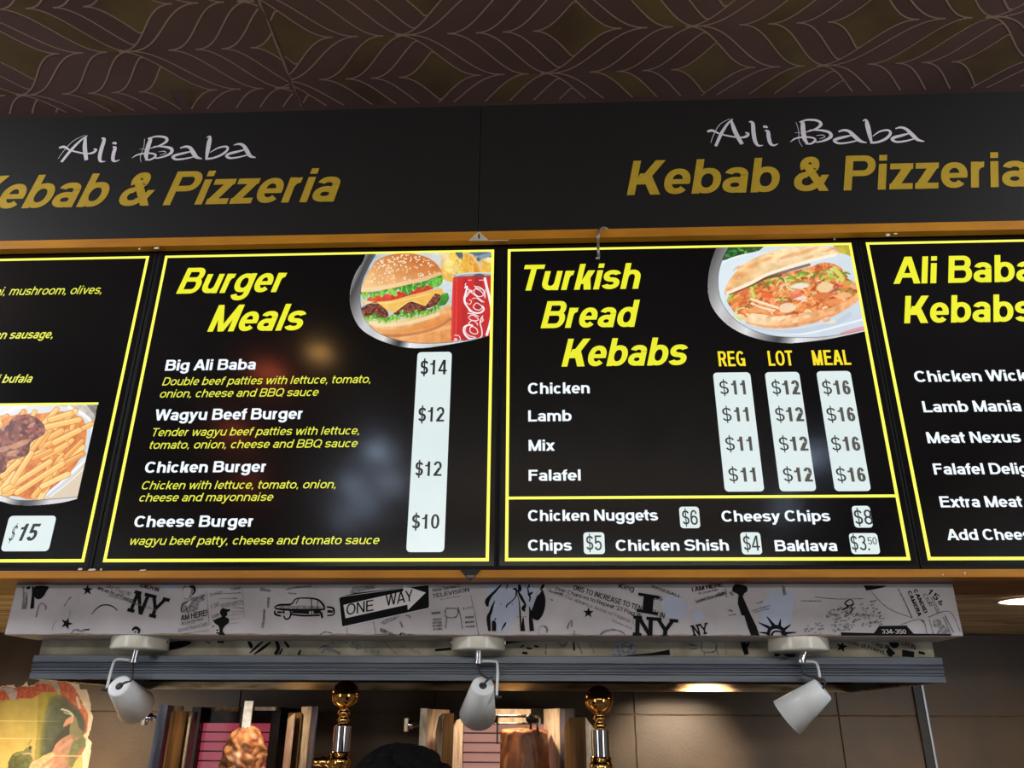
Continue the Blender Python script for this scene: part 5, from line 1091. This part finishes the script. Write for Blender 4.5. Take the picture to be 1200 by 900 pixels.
def grill(label, x0, x1, top, ytop_el, dz, glowm, Yh=.86):
    """x0,x1 photo columns of the burner face, top photo row of the housing top"""
    a, c = onY(x0, 870, Yh)[0], onY(x1, 870, Yh)[0]; ztop = zz((x0+x1)/2, top, Yh)
    t = thing('kebab_grill', label, 'grill', ((a+c)/2, .7, BZ), 'vertical kebab grills on the back bench')
    h = B(); h.box(a-.03, c+.03, Yh+.012, WY-.05, BZ+.05, ztop); h.box(a-.03, a-.002, Yh-.03, Yh+.012, BZ+.05, ztop); h.box(c+.002, c+.03, Yh-.03, Yh+.012, BZ+.05, ztop); h.build('burner_housing', m_dark, t)
    B().box(a-.10, c+.10, .50, WY-.05, BZ+.001, BZ+.05).build('drip_tray', m_steelw, t)
    ze = zz((x0+x1)/2, ytop_el, Yh); z = ze
    while z > BZ+.12:
        B().box(a, c, Yh, Yh+.012, z-dz+.0012, z-.0012).build('burner_plate', glowm, t)
        B().tube([(a, Yh-.006, z-dz), (c, Yh-.006, z-dz)], .0019, 8).build('guard_bar', m_bar, t)
        z -= dz
    return t, a, c, ztop, ze
g1, a1, c1, zt1, ze1 = grill('left kebab grill with dark red glowing burners and a stack of chicken', 235.5, 317.5, 829, 847, .0268, m_h1)
for (xa, xb, y0, y1, m_) in ((252, 280, 828.5, 833.5, m_gs), (298, 323, 828.5, 832.5, m_cs)):
    p, q = onY(xa, y1, .80), onY(xb, y0, .80); B().box(p[0], q[0], .80, .83, p[2], q[2]).build('top_rail', m_, g1)
b = B(); sheet(b, [hz(186,826,.46), hz(197,826,.47), hz(203,826,.56), hz(216,826,.68)], BZ+.05, zz(190,826,.46)); b.build('side_panel', m_bs, g1)
b = B(); sheet(b, [hz(198,829,.555), hz(214,829,.60)], BZ+.05, zz(205,827,.58)); b.build('side_panel', m_cs, g1)
b = B(); sheet(b, [hz(202,834,.46), hz(222,834,.53)], BZ+.05, zz(212,833.5,.5)); b.build('door', m_gs, g1)
b = B(); sheet(b, [hz(222,838,.52), hz(227.5,834,.53)], BZ+.05, [zz(224,841,.52), zz(226,834,.53)]); b.build('door_edge', m_cs, g1)
b = B(); sheet(b, [hz(227.5,835,.525), hz(232,835,.60)], BZ+.05, zz(229,834,.55)); b.build('door_edge', m_dark, g1)
b = B(); sheet(b, [hz(337.5,838,.66), hz(345,836,.56)], BZ+.05, [zz(338,842,.66), zz(345,836,.56)]); b.build('door_edge', m_cs, g1)
b = B(); sheet(b, [hz(338,836,.665), hz(353,835.5,.57)], BZ+.05, zz(345,835,.6)); b.build('door', m_gs, g1)
b = B(); sheet(b, [hz(353.5,828.5,.60), hz(365,828.5,.52)], BZ+.05, zz(359,828,.56)); b.build('side_panel', m_cs, g1)
b = B(); sheet(b, [hz(365.2,828.5,.517), hz(371.5,828.5,.47)], BZ+.05, zz(368,828,.49)); b.build('side_panel', m_bs, g1)
def latch(x0, x1, y0, y1, xp, Y, par):
    p, q = onY(x0, y1, Y), onY(x1, y0, Y); b = B(); b.box(p[0], p[0]+(q[0]-p[0])*.5, Y, Y+.02, p[2], q[2]); o = bevel(b.build('door_latch', m_cs, par), .001)
    m_ = (p[2]+q[2])/2; e = onY(xp, 845, Y)[0]; B().lathe((p[0]+(q[0]-p[0])*.5, Y+.01, m_), (1, 0, 0), [(0, .011), (.012, .011), (.013, .006), (.022, .006), (.023, .003), (e-p[0], .003)], 14).build('latch_pin', m_chrome, par)
latch(165, 176, 832, 850, 188, .47, g1)
g2, a2, c2, zt2, ze2 = grill('right kebab grill with pale pink burners and a smooth brown meat cone', 543, 640, 829.5, 848, .0268, m_h2)
for (xa, xb, y0, y1, m_) in ((577, 622, 831, 837.5, m_cs), (583, 620, 841, 847, m_cs)):
    p, q = onY(xa, y1, .80), onY(xb, y0, .80); B().box(p[0], q[0], .80, .83, p[2], q[2]).build('top_rail', m_, g2)
b = B(); sheet(b, [hz(493,830.5,.46), hz(501,830.5,.47), hz(505,830.5,.58), hz(527,830.5,.70)], BZ+.05, zz(497,830,.46)); b.build('side_panel', m_cs, g2)
b = B(); sheet(b, [hz(511,843,.50), hz(514,838,.49), hz(519,836,.485)], BZ+.05, [zz(511,858,.5), zz(514,840,.49), zz(519,836,.485)]); b.build('door_edge', m_steelw, g2)
b = B(); sheet(b, [hz(519,836.5,.486), hz(532,836.5,.52)], BZ+.05, zz(525,836,.5)); b.build('door', m_gs, g2)
b = B(); sheet(b, [hz(532,848,.52), hz(536,843,.56), hz(543,840,.64)], BZ+.05, [zz(532,852,.52), zz(536,844,.56), zz(543,841,.64)]); b.build('door_edge', m_cs, g2)
b = B(); sheet(b, [hz(637,830.5,.74), hz(655.5,830.5,.60)], BZ+.05, zz(646,830.5,.66)); b.build('side_panel', m_cs, g2)
b = B(); sheet(b, [hz(655.5,830.5,.60), hz(672,830.5,.50)], BZ+.05, zz(664,830.5,.54)); b.build('side_panel', m_bs, g2)
b = B(); sheet(b, [hz(661,847,.50), hz(667,841,.485), hz(686,840.5,.455)], BZ+.05, [zz(661,852,.50), zz(667,841,.485), zz(686,840.5,.455)]); b.build('door', m_gs, g2)
b = B(); sheet(b, [hz(686,840.5,.455), hz(690,846,.452), hz(696.5,853,.45)], BZ+.05, [zz(686,840.5,.455), zz(690,846,.452), zz(696.5,854,.45)]); b.build('door_edge', m_cs, g2)
latch(473, 483, 841.5, 857.5, 494, .47, g2)
# bent rod holding the second spit
P = [onY(x, y, .58) for x, y in ((560,839),(600,839),(626,839),(632,841),(633,847),(630,852))]; b = B(); b.tube([tuple(p) for p in P], .0035, 8); b.build('spit_holder', m_steelw, g2)
P = [onY(x, y, .58) for x, y in ((577,848),(600,848),(632,848))]; b = B(); b.tube([tuple(p) for p in P], .0026, 8); b.build('spit_holder', m_steelw, g2)
p = onY(621, 842, .57); b = B(); b.lathe(p, (0, -1, 0), [(-.01, .010), (.006, .012), (.010, .008), (.011, 0)], 14); b.build('holder_knob', m_dark, g2)
p = onY(583, 838, .56); B().tube([(p[0], .56, p[2]), (p[0], .56, zz(583,872,.56))], .0022, 8).build('meat_guard', m_bar, g2)
for px, py in ((622,852), (630,852)):
    p = onY(px, 848, .585); B().tube([(p[0], .585, p[2]), (p[0], .585, p[2]-.03)], .0035, 8).build('spit_holder', m_dark, g2)

def meatmat(name, c1_, c2_, c3_, sc):
    m = mat(name, c1_, .42, col2=c2_, nscale=sc, ramp=(.38, .62), bump=.5, bscale=sc*3, sss=.05, coat=.05); nt = m.node_tree; N = nt.nodes; L = nt.links
    pb = N['Principled BSDF']; src = pb.inputs['Base Color'].links[0].from_socket
    n = N.new('ShaderNodeTexNoise'); n.inputs['Scale'].default_value = sc*.45; n.inputs['Detail'].default_value = 3; tc = N.new('ShaderNodeTexCoord'); L.new(tc.outputs['Object'], n.inputs['Vector'])
    r = N.new('ShaderNodeValToRGB'); r.color_ramp.elements[0].position = .56; r.color_ramp.elements[1].position = .68; L.new(n.outputs['Fac'], r.inputs[0])
    mx = N.new('ShaderNodeMix'); mx.data_type = 'RGBA'; L.new(r.outputs[0], mx.inputs[0]); L.new(src, mx.inputs[6]); mx.inputs[7].default_value = tuple(lin(c3_))+(1,); L.new(mx.outputs[2], pb.inputs['Base Color']); return m
def meat(label, pxc, Y, rad, ztop, zbot, m, lumpy, seed, cap):
    X = onY(pxc, 880, Y)[0]; t = thing('doner_meat', label, 'meat', (X, Y, zbot-.02), 'meat stacks turning in the grills')
    nr, ns = (150, 120); H = ztop-zbot; V = []; b = B(); th = np.linspace(0, 2*np.pi, ns, endpoint=False)
    for i in range(nr+1):
        u = i/nr; z = zbot+H*u; e = 1.0
        if u > 1-cap: k = (u-(1-cap))/cap; e = math.sqrt(max(0, 1-k*k)) if lumpy else (1-k**6*.97)
        if u < .05: e *= math.sqrt(u/.05)*.5+.5
        x = np.cos(th)*3+20; y = np.sin(th)*3+20; zq = z*40+20
        if lumpy:
            layer = np.abs(np.sin((z*60+vnoise(x+zq*.15, y, 1.1, seed)*3.2)))**.6
            n1 = vnoise(x+zq*.5, y+zq*.27, 1.3, seed)-.5; n2 = vnoise(x*1.0+zq*1.3, y-zq*.9, .55, seed+1)-.5
            rr = rad*e*(.86+.16*layer+.42*n1+.22*n2)*(1.0+.16*(1-u)*2-.12)
        else:
            n1 = vnoise(x+zq*.12, y+zq*.1, 1.5, seed)-.5; n2 = vnoise(x*2, y+zq*.8, .7, seed+1)-.5
            crack = -.05*np.exp(-((vnoise(x, y+zq*.4, 1.2, seed+3)-.5)/.03)**2)
            rr = rad*e*(1.0+.07*n1+.03*n2+crack)
        rr = np.maximum(rr, .002)
        V += [(X+rr[k]*math.cos(th[k]), Y+rr[k]*math.sin(th[k]), z+(.012*(vnoise(x, y, 1.0, seed+5)[k]-.5) if u > .9 else 0)) for k in range(ns)]
    F = [(i*ns+k, i*ns+(k+1) % ns, (i+1)*ns+(k+1) % ns, (i+1)*ns+k) for i in range(nr) for k in range(ns)]
    F += [tuple(nr*ns+k for k in range(ns)), tuple(range(ns-1, -1, -1))]
    b.add(V, F, True); b.build('meat', m, t); return t, X
mm1 = meatmat('chicken_meat', (200, 144, 98), (132, 74, 44), (206, 164, 132), 42)
mm2 = meatmat('roast_lamb_meat', (150, 90, 50), (112, 64, 36), (130, 72, 42), 30)
mt1, X1 = meat('ragged stack of browned chicken on a flat steel spit', 287, .63, .064, zz(290,851,.60), BZ+.075, mm1, True, 3, .10)
p = onY(289.5, 821.5, .61); b = B(); w_ = .0125
b.box(X1-.011, X1+.013, .61, .616, BZ+.051, p[2]); b.build('flat_spit', mat('clean_steel_bar', (236, 232, 226), .35, metal=.6, col2=(196, 190, 184), nscale=50), mt1)
B().box(X1-.019, X1-.011, .612, .655, BZ+.051, p[2]).build('spit_side', m_dark, mt1)
mt2, X2 = meat('smooth brown cylinder of pressed kebab meat', 614.5, .64, .0685, zz(610,855,.58), BZ+.075, mm2, False, 9, .02)
B().tube([(X2, .64, BZ+.051), (X2, .64, zz(610,855,.58)+.02)], .006, 10).build('spit_rod', m_steelw, mt2)

# ================================================================== BRASS-TOPPED POSTS
def post(px, ball, yt, yj, label, arm_to=None):
    Y = .40; X = onY(px, 880, Y)[0]; t = thing('rail_post', label, 'post', (X, Y, BZ), 'brass and chrome posts on the bench')
    zb = onY(ball[0], ball[1], Y)[2]; ztube = zz(px, yt, Y); zj = zz(px, yj, Y); rb = .0355; rt = .0225
    B().lathe((X, Y, zb), (0, 0, -1), [(-rb*math.cos(a), max(rb*math.sin(a), 0)) for a in np.linspace(0, math.pi*.86, 24)]+[(rb*.92, .011), (rb+.004, .015), (rb+.009, .018), (rb+.013, .012), (rb+.019, .012), (rb+.024, .018), (rb+.029, .012), (rb+.034, .012), (rb+.038, .021), (zb-ztube, .021)], 32).build('ball_finial', m_brass, t)
    B().tube([(X, Y, ztube), (X, Y, zj+.018)], rt, 28).build('chrome_tube', m_chrome, t)
    B().tube([(X, Y, zj-.018), (X, Y, BZ+.02)], rt, 28).build('chrome_tube', m_chrome, t)
    B().lathe((X, Y, zj), (0, 0, -1), [(-.024, .0235), (-.020, .0265), (-.012, .0245)]+[(.027*math.sin(a), .029*math.cos(a)) for a in np.linspace(-.35, .35, 8)]+[(.012, .0245), (.020, .0265), (.024, .0235)], 32).build('brass_joint', m_brass, t)
    B().lathe((X, Y, BZ), (0, 0, 1), [(0, .05), (.006, .05), (.012, .03), (.02, .026)], 28).build('base_flange', m_brass, t)
    if arm_to is not None:
        xe = onY(arm_to, 893, Y)[0]; B().lathe((X-.02, Y, zj), (-1, 0, 0), [(0, .014), (.006, .017), (.012, .012), (.02, .012), (.024, .015), (.030, .011), (X-.02-xe, .011)], 20).build('cross_tube', m_brass, t)
    return t
post(399.5, (402.3, 814.5), 851, 893, 'chrome post with a brass ball and side tube, right of the chicken grill', 368)
post(704, (697.6, 820.5), 855.5, 899, 'chrome post with a brass ball, right of the second kebab grill')

# ================================================================== COOK SEEN BY THE TOP OF THE HEAD
PY_ = .06; hp = onY(474, 876, PY_); px_, pz = hp[0], hp[2]
person = thing('person', 'person behind the counter showing only the top of curly black hair', 'person', (px_, PY_, 0))
m_skin = mat('skin', (176, 126, 98), .5, noise=.08, sss=.1); m_hair = mat('curly_black_hair', (9, 8, 8), .8, spec=.15, noise=.4, nscale=80, bump=.6, bscale=150)
m_shirt = mat('black_tshirt', (26, 26, 28), .8, noise=.2, nscale=30, bump=.1); m_trs = mat('dark_trousers', (36, 36, 42), .8, noise=.2, nscale=30)
H = pz-.02
def skin(name, verts, edges, radii, m, parent, lv=2):
    me = bpy.data.meshes.new(name); me.from_pydata(verts, edges, []); o = bpy.data.objects.new(name, me); link(o, parent); me.materials.append(m)
    sk = o.modifiers.new('skin', 'SKIN'); sk.use_smooth_shade = True; sv = me.skin_vertices[0].data if me.skin_vertices else None
    if sv is None:
        bpy.context.view_layer.objects.active = o; me.update()
    for i, r in enumerate(radii): me.skin_vertices[0].data[i].radius = r if isinstance(r, tuple) else (r, r)
    me.skin_vertices[0].data[0].use_root = True
    ss = o.modifiers.new('sub', 'SUBSURF'); ss.levels = lv; ss.render_levels = lv; return o
s_ = H/1.72
def S(x, y, z): return (x*s_, y*s_, z*s_)
bv = [S(0,0,.95), S(0,0,1.12), S(0,-.01,1.30), S(0,0,1.43), S(0,.01,1.50), S(0,.025,1.56), S(0,.03,1.64), S(0,.02,1.70)]
be = [(i, i+1) for i in range(7)]; br = [(.155,.11), (.14,.10), (.165,.11), (.12,.085), .058, .062, (.078,.098), (.05,.06)]
for sgn in (-1, 1):
    n = len(bv); bv += [S(sgn*.16,0,1.40), S(sgn*.22,.02,1.16), S(sgn*.17,.20,1.06), S(sgn*.15,.27,1.07)]; be += [(3,n),(n,n+1),(n+1,n+2),(n+2,n+3)]; br += [.055,.045,.033,.036]
    for k, (fx, ln) in enumerate(((-.028,.065),(-.010,.08),(.010,.083),(.028,.072))):
        m0 = len(bv); bv += [S(sgn*.15+fx,.30,1.075), S(sgn*.15+fx,.27+ln*.9,1.06), S(sgn*.15+fx,.27+ln*1.2,1.035)]; be += [(n+3,m0),(m0,m0+1),(m0+1,m0+2)]; br += [.010,.009,.008]
    m0 = len(bv); bv += [S(sgn*.15-sgn*.035,.265,1.06), S(sgn*.15-sgn*.055,.30,1.045)]; be += [(n+3,m0),(m0,m0+1)]; br += [.012,.010]
    n = len(bv); bv += [S(sgn*.09,0,.86), S(sgn*.10,.01,.50), S(sgn*.10,-.02,.09), S(sgn*.11,.11,.035)]; be += [(0,n),(n,n+1),(n+1,n+2),(n+2,n+3)]; br += [.085,.055,.042,.035]
br = [tuple(v*s_ for v in r) if isinstance(r, tuple) else r*s_ for r in br]
import bmesh as _bm
def skin_layer(me):
    b_ = _bm.new(); b_.from_mesh(me); b_.verts.layers.skin.verify(); b_.to_mesh(me); b_.free()
def skin2(name, verts, edges, radii, m, parent, lv=2):
    me = bpy.data.meshes.new(name); me.from_pydata(verts, edges, []); skin_layer(me); o = bpy.data.objects.new(name, me); link(o, parent); me.materials.append(m)
    o.modifiers.new('skin', 'SKIN').use_smooth_shade = True
    for i, r in enumerate(radii): me.skin_vertices[0].data[i].radius = r if isinstance(r, tuple) else (r, r); me.skin_vertices[0].data[i].use_root = (i == 0)
    ss = o.modifiers.new('sub', 'SUBSURF'); ss.levels = lv; ss.render_levels = lv; return o
skin2('body', bv, be, br, m_skin, person)
sh_v = [S(0,0,.93), S(0,0,1.12), S(0,-.01,1.30), S(0,0,1.42), S(0,.005,1.465)]; sh_e = [(0,1),(1,2),(2,3),(3,4)]; sh_r = [(.172,.125),(.158,.118),(.182,.126),(.138,.10),(.075,.07)]
for sgn in (-1, 1): n = len(sh_v); sh_v += [S(sgn*.165,0,1.40), S(sgn*.205,.012,1.24)]; sh_e += [(3,n),(n,n+1)]; sh_r += [.072,.066]
skin2('tshirt', sh_v, sh_e, [tuple(v*s_ for v in r) if isinstance(r, tuple) else r*s_ for r in sh_r], m_shirt, person)
tr_v = [S(0,0,.93)]; tr_e = []; tr_r = [(.165,.12)]
for sgn in (-1, 1): n = len(tr_v); tr_v += [S(sgn*.095,0,.84), S(sgn*.10,.01,.50), S(sgn*.10,-.015,.10)]; tr_e += [(0,n),(n,n+1),(n+1,n+2)]; tr_r += [.10,.072,.065]
skin2('trousers', tr_v, tr_e, [tuple(v*s_ for v in r) if isinstance(r, tuple) else r*s_ for r in tr_r], m_trs, person)
for sgn in (-1, 1):
    B().lathe((px_+sgn*.03*s_, PY_+.118*s_, 1.60*s_), (0, 1, 0), [(0, .013), (.008, .011), (.012, .005), (.013, 0)], 12).build('eye', mat('eye_white', (220, 216, 210), .2, noise=.02), person)
    B().lathe((px_+sgn*.078*s_, PY_+.01, 1.585*s_), (sgn, 0, 0), [(0, .022), (.008, .026), (.012, .018), (.013, 0)], 12).build('ear', m_skin, person)
B().tube([(px_, PY_+.115*s_, 1.60*s_), (px_, PY_+.145*s_, 1.565*s_), (px_, PY_+.120*s_, 1.555*s_)], [.008, .014, .006], 10).build('nose', m_skin, person)
B().tube([(px_-.024, PY_+.112*s_, 1.53*s_), (px_, PY_+.122*s_, 1.528*s_), (px_+.024, PY_+.112*s_, 1.53*s_)], [.003, .006, .003], 8).build('mouth', mat('lips', (150, 86, 76), .4, noise=.1), person)
# hair: a mass of small curls
hb = _bm.new(); _bm.ops.create_icosphere(hb, subdivisions=6, radius=1.0); Rr = np.random.RandomState(2)
K = Rr.normal(size=(420, 3)); K /= np.linalg.norm(K, axis=1)[:, None]
co = np.array([v.co[:] for v in hb.verts]); d = (co@K.T).max(1); bump_ = np.sqrt(np.clip(1-((1-d)/.011), 0, 1))
for v, k in zip(hb.verts, bump_):
    z = v.co.z; r = 1+.11*k; v.co = Vector((v.co.x*.108*r*(1.05 if z > 0 else 1.0), (v.co.y*.118-.012)*r, max(z, -.75)*.105*r))
hc = Vector((0, 0, pz-.105)); 
for v in hb.verts:
    v.co += hc
    if v.co.y > .085 and v.co.z < pz-.09: v.co.y = .07
me = bpy.data.meshes.new('curly_hair'); hb.to_mesh(me); hb.free(); me.polygons.foreach_set('use_smooth', [True]*len(me.polygons)); me.materials.append(m_hair); link(bpy.data.objects.new('curly_hair', me), person)

# ================================================================== MURAL ON THE TILES
def p_mural(a):
    R = random.Random(21); a.c[:] = (232, 218, 188); a.c += ((vnoise(a.x, a.y, 30, 2)-.5)*40)[..., None]
    a.fill([(-900,150),(-300,150),(0,175),(40,160),(110,175),(180,160),(260,160),(330,105),(420,112),(480,110),(560,150),(600,200),(640,280),(690,380),(682,520),(640,560),(500,600),(-900,600)], (196,92,58), (208,112,70), (300,150,650,400), smooth=False, noise=50, ns=16)
    for P in ([(-40,190),(60,170),(130,200),(125,250),(105,310),(80,270),(40,200)], [(300,150),(330,110),(430,112),(470,190),(462,250),(445,200),(400,150),(330,140)], [(-300,180),(-200,170),(-220,300),(-280,250)]): a.fill(P, (186,172,166), noise=30, ns=14)
    a.line([(600,250),(625,330)], 18, (226,214,196)); a.line([(640,300),(690,360),(700,480)], 12, (240,226,196), .6)
    a.fill([(-900,270),(0,275),(140,260),(250,258),(330,210),(450,205),(520,300),(600,345),(650,420),(660,520),(640,560),(660,1400),(-900,1400)], (186,168,84), (206,182,100), (0,300,200,700), smooth=False, noise=16, ns=80)
    a.fill([(300,250),(345,215),(440,212),(430,280),(340,420),(330,760),(270,760),(290,500)], (172,160,60), (150,140,60), (330,210,300,700), noise=20, ns=50)
    [a.fill([(420+q,270+q),(500,260+q),(600-q*.5,350+q*.5),(650-q*.5,420),(655-q*.5,520),(560,600-q*.3),(420,700-q),(330+q,720-q),(345+q,500),(380+q,340)], (84,98,74), (58,66,52), (360,300,620,500), noise=22, ns=50, a=.35) for q in (-24,-14,-4,6,16,26,36,46)]; a.fill([(580,345),(640,400),(640,500),(600,480)], (60,80,70), noise=10)
    a.fill([(440,560),(560,470),(600,600),(420,700)], (52,54,44), a=.8)
    a.fill([(200,420),(300,300),(330,500),(300,760),(200,760)], (150,150,70), a=.25)
    # pink bird
    a.fill([(250,1300),(200,800),(300,730),(400,680),(440,610),(500,560),(560,535),(620,530),(665,570),(665,640),(630,700),(580,760),(520,900),(450,1300)], (196,140,116), (118,112,76), (440,640,660,660), noise=30, ns=26)
    a.fill([(570,600),(660,560),(664,640),(600,720),(560,800),(540,700)], (110,118,76), noise=24); a.line([(460,660),(560,580)], 26, (222,150,130), .7); a.line([(590,720),(650,650)], 16, (214,96,92), .7)
    a.fill([(210,800),(290,735),(400,680),(430,720),(380,800),(300,900),(220,1000)], (206,178,132), noise=46, ns=15); a.line([(330,790),(430,720),(470,700)], 26, (214,120,100), .6)
    a.fill([(545,535),(548,480),(560,420),(575,392),(600,420),(615,480),(650,520),(620,540),(580,545)], (150,142,96), (120,120,84), (550,400,620,540)); a.fill([(495,478),(515,425),(548,402),(572,396),(570,440),(540,455)], (216,146,120), (226,176,150), (500,470,570,400), smooth=True)
    a.line([(568,392),(540,360),(482,340)], 14, (226,222,190)); a.line([(560,384),(520,372),(500,366)], 7, (220,214,180))
    # small green bird and twig
    a.fill([(60,800),(80,720),(120,680),(180,665),(215,640),(240,640),(248,690),(262,730),(230,790),(180,1000),(60,1000)], (78,84,44), (110,116,64), (90,800,220,660), noise=30, ns=20); a.line([(180,690),(240,690),(262,730)], 12, (196,170,130)); a.ell(236,642,14,16,0,(60,60,40)); a.line([(222,620),(246,574)], 5, (90,84,50))
    a.line([(120,700),(180,675)], 16, (140,146,80), .6); a.c *= .84
    for k in range(8): a.line([(-900, 430+k*137), (690, 433+k*137)], 3.5, (214,192,128), .7, smooth=False)
    a.line([(-300,60),(-300,1400)], 3, (214,192,128), .6, smooth=False)
mo = [(-900,170),(-500,160),(-200,175),(0,160),(60,150),(110,145),(130,170),(180,150),(212,112),(222,155),(260,150),(300,120),(330,90),(400,98),(470,85),(500,130),(515,130),(530,88),(575,92),(590,140),(620,140),(630,180),(680,185),(700,240),(715,300),(712,350),(732,400),(725,450),(705,520),(690,560),(720,600),(710,700),(690,800),(700,1000),(660,1200),(600,1380),(200,1420),(-300,1360),(-900,1400)]
XA, XB = onY(0, 860, WY)[0]-.28, onY(112, 860, WY)[0]
mu = printed('wall_mural', None, XA, 1.30, XB, zz(60, 790, WY), .0026, WY-.0022, (0, 780), 6.6667, mo, p_mural, attr_mat('mural_print', 0), None, origin=(XA, WY-.0022, 1.3))
mu['label'] = 'ragged-edged wall mural of a pink bird on yellow ground, bottom left'; mu['category'] = 'mural'

# ================================================================== CEILING LIGHT FITTINGS
m_ring = mat('downlight_ring', (206, 196, 176), .3, metal=.4, noise=.05)
for k, (x, y) in enumerate(DOWN):
    t = thing('downlight', 'round recessed downlight glowing warm white in the wood-look soffit, '+('right edge' if k == 0 else 'beyond the left edge'), 'light', (x, y, zr))
    B().lathe((x, y, zr-.0005), (0, 0, -1), [(0, .088), (.003, .086), (.004, .078), (.001, .074)], 40).build('trim_ring', m_ring, t)
    B().lathe((x, y, zr-.0008), (0, 0, -1), [(0, .074), (.0008, .0)], 40).build('lamp_glass', glow('downlight_glass', (255, 226, 176), 14), t)
RL = ['cool white ceiling downlight nearest the boards on the left', 'cool white ceiling downlight midway down the left side', 'cool white ceiling downlight farthest back on the left', 'cool white ceiling downlight second from the back on the left', 'cool white ceiling downlight of the close left pair', 'amber ceiling downlight', 'red-orange ceiling downlight beside the amber one', 'red-orange ceiling downlight on its own at mid left', 'red-orange ceiling downlight closest to the left wall', 'cool white ceiling downlight on the right, nearer', 'cool white ceiling downlight on the right, farther back']
for RI, (x, y, k) in enumerate(ROOMD):
    t = thing('ceiling_downlight', 'small round %s behind the viewer' % RL[RI], 'light', (x, y, ZC), 'ceiling downlights over the shop floor')
    r = (.055, .05, .075)[k]
    B().lathe((x, y, ZC-.0012), (0, 0, -1), [(0, r+.012), (.004, r+.01), (.005, r)], 24).build('trim_ring', m_ring, t)
    B().lathe((x, y, ZC-.0022), (0, 0, -1), [(0, r), (.0008, .0)], 24).build('lamp_glass', (glow('cool_lamp_glass', (200, 222, 255), 75), glow('amber_lamp_glass', (255, 190, 110), 32), glow('red_lamp_glass', (255, 110, 70), 16))[k], t)

up = thing('fill_uplight', 'long slim uplight added behind the viewer to brighten the ceiling', 'light', (0, -5.5, 2.5))  # unseen fitting added to go with the ceiling fill
B().box(-2.1, 2.1, -5.6, -5.44, 2.46, 2.52).build('channel', m_ring, up)
for k, sx in enumerate((-1, 1)):  # out-of-view lamps added as the high front light
    wl = thing('side_fill_lamp', 'added slim fill lamp high on the %s side wall near the boards' % ('left', 'right')[k], 'light', (sx*3.0, -.98, 3.05))
    B().box(min(sx*2.86, sx*3.0), max(sx*2.86, sx*3.0), -1.30, -.66, 3.15, 3.18).build('housing', m_ring, wl); B().box(min(sx*2.97, sx*3.0), max(sx*2.97, sx*3.0), -1.1, -.86, 3.0, 3.15).build('wall_plate', m_ring, wl)
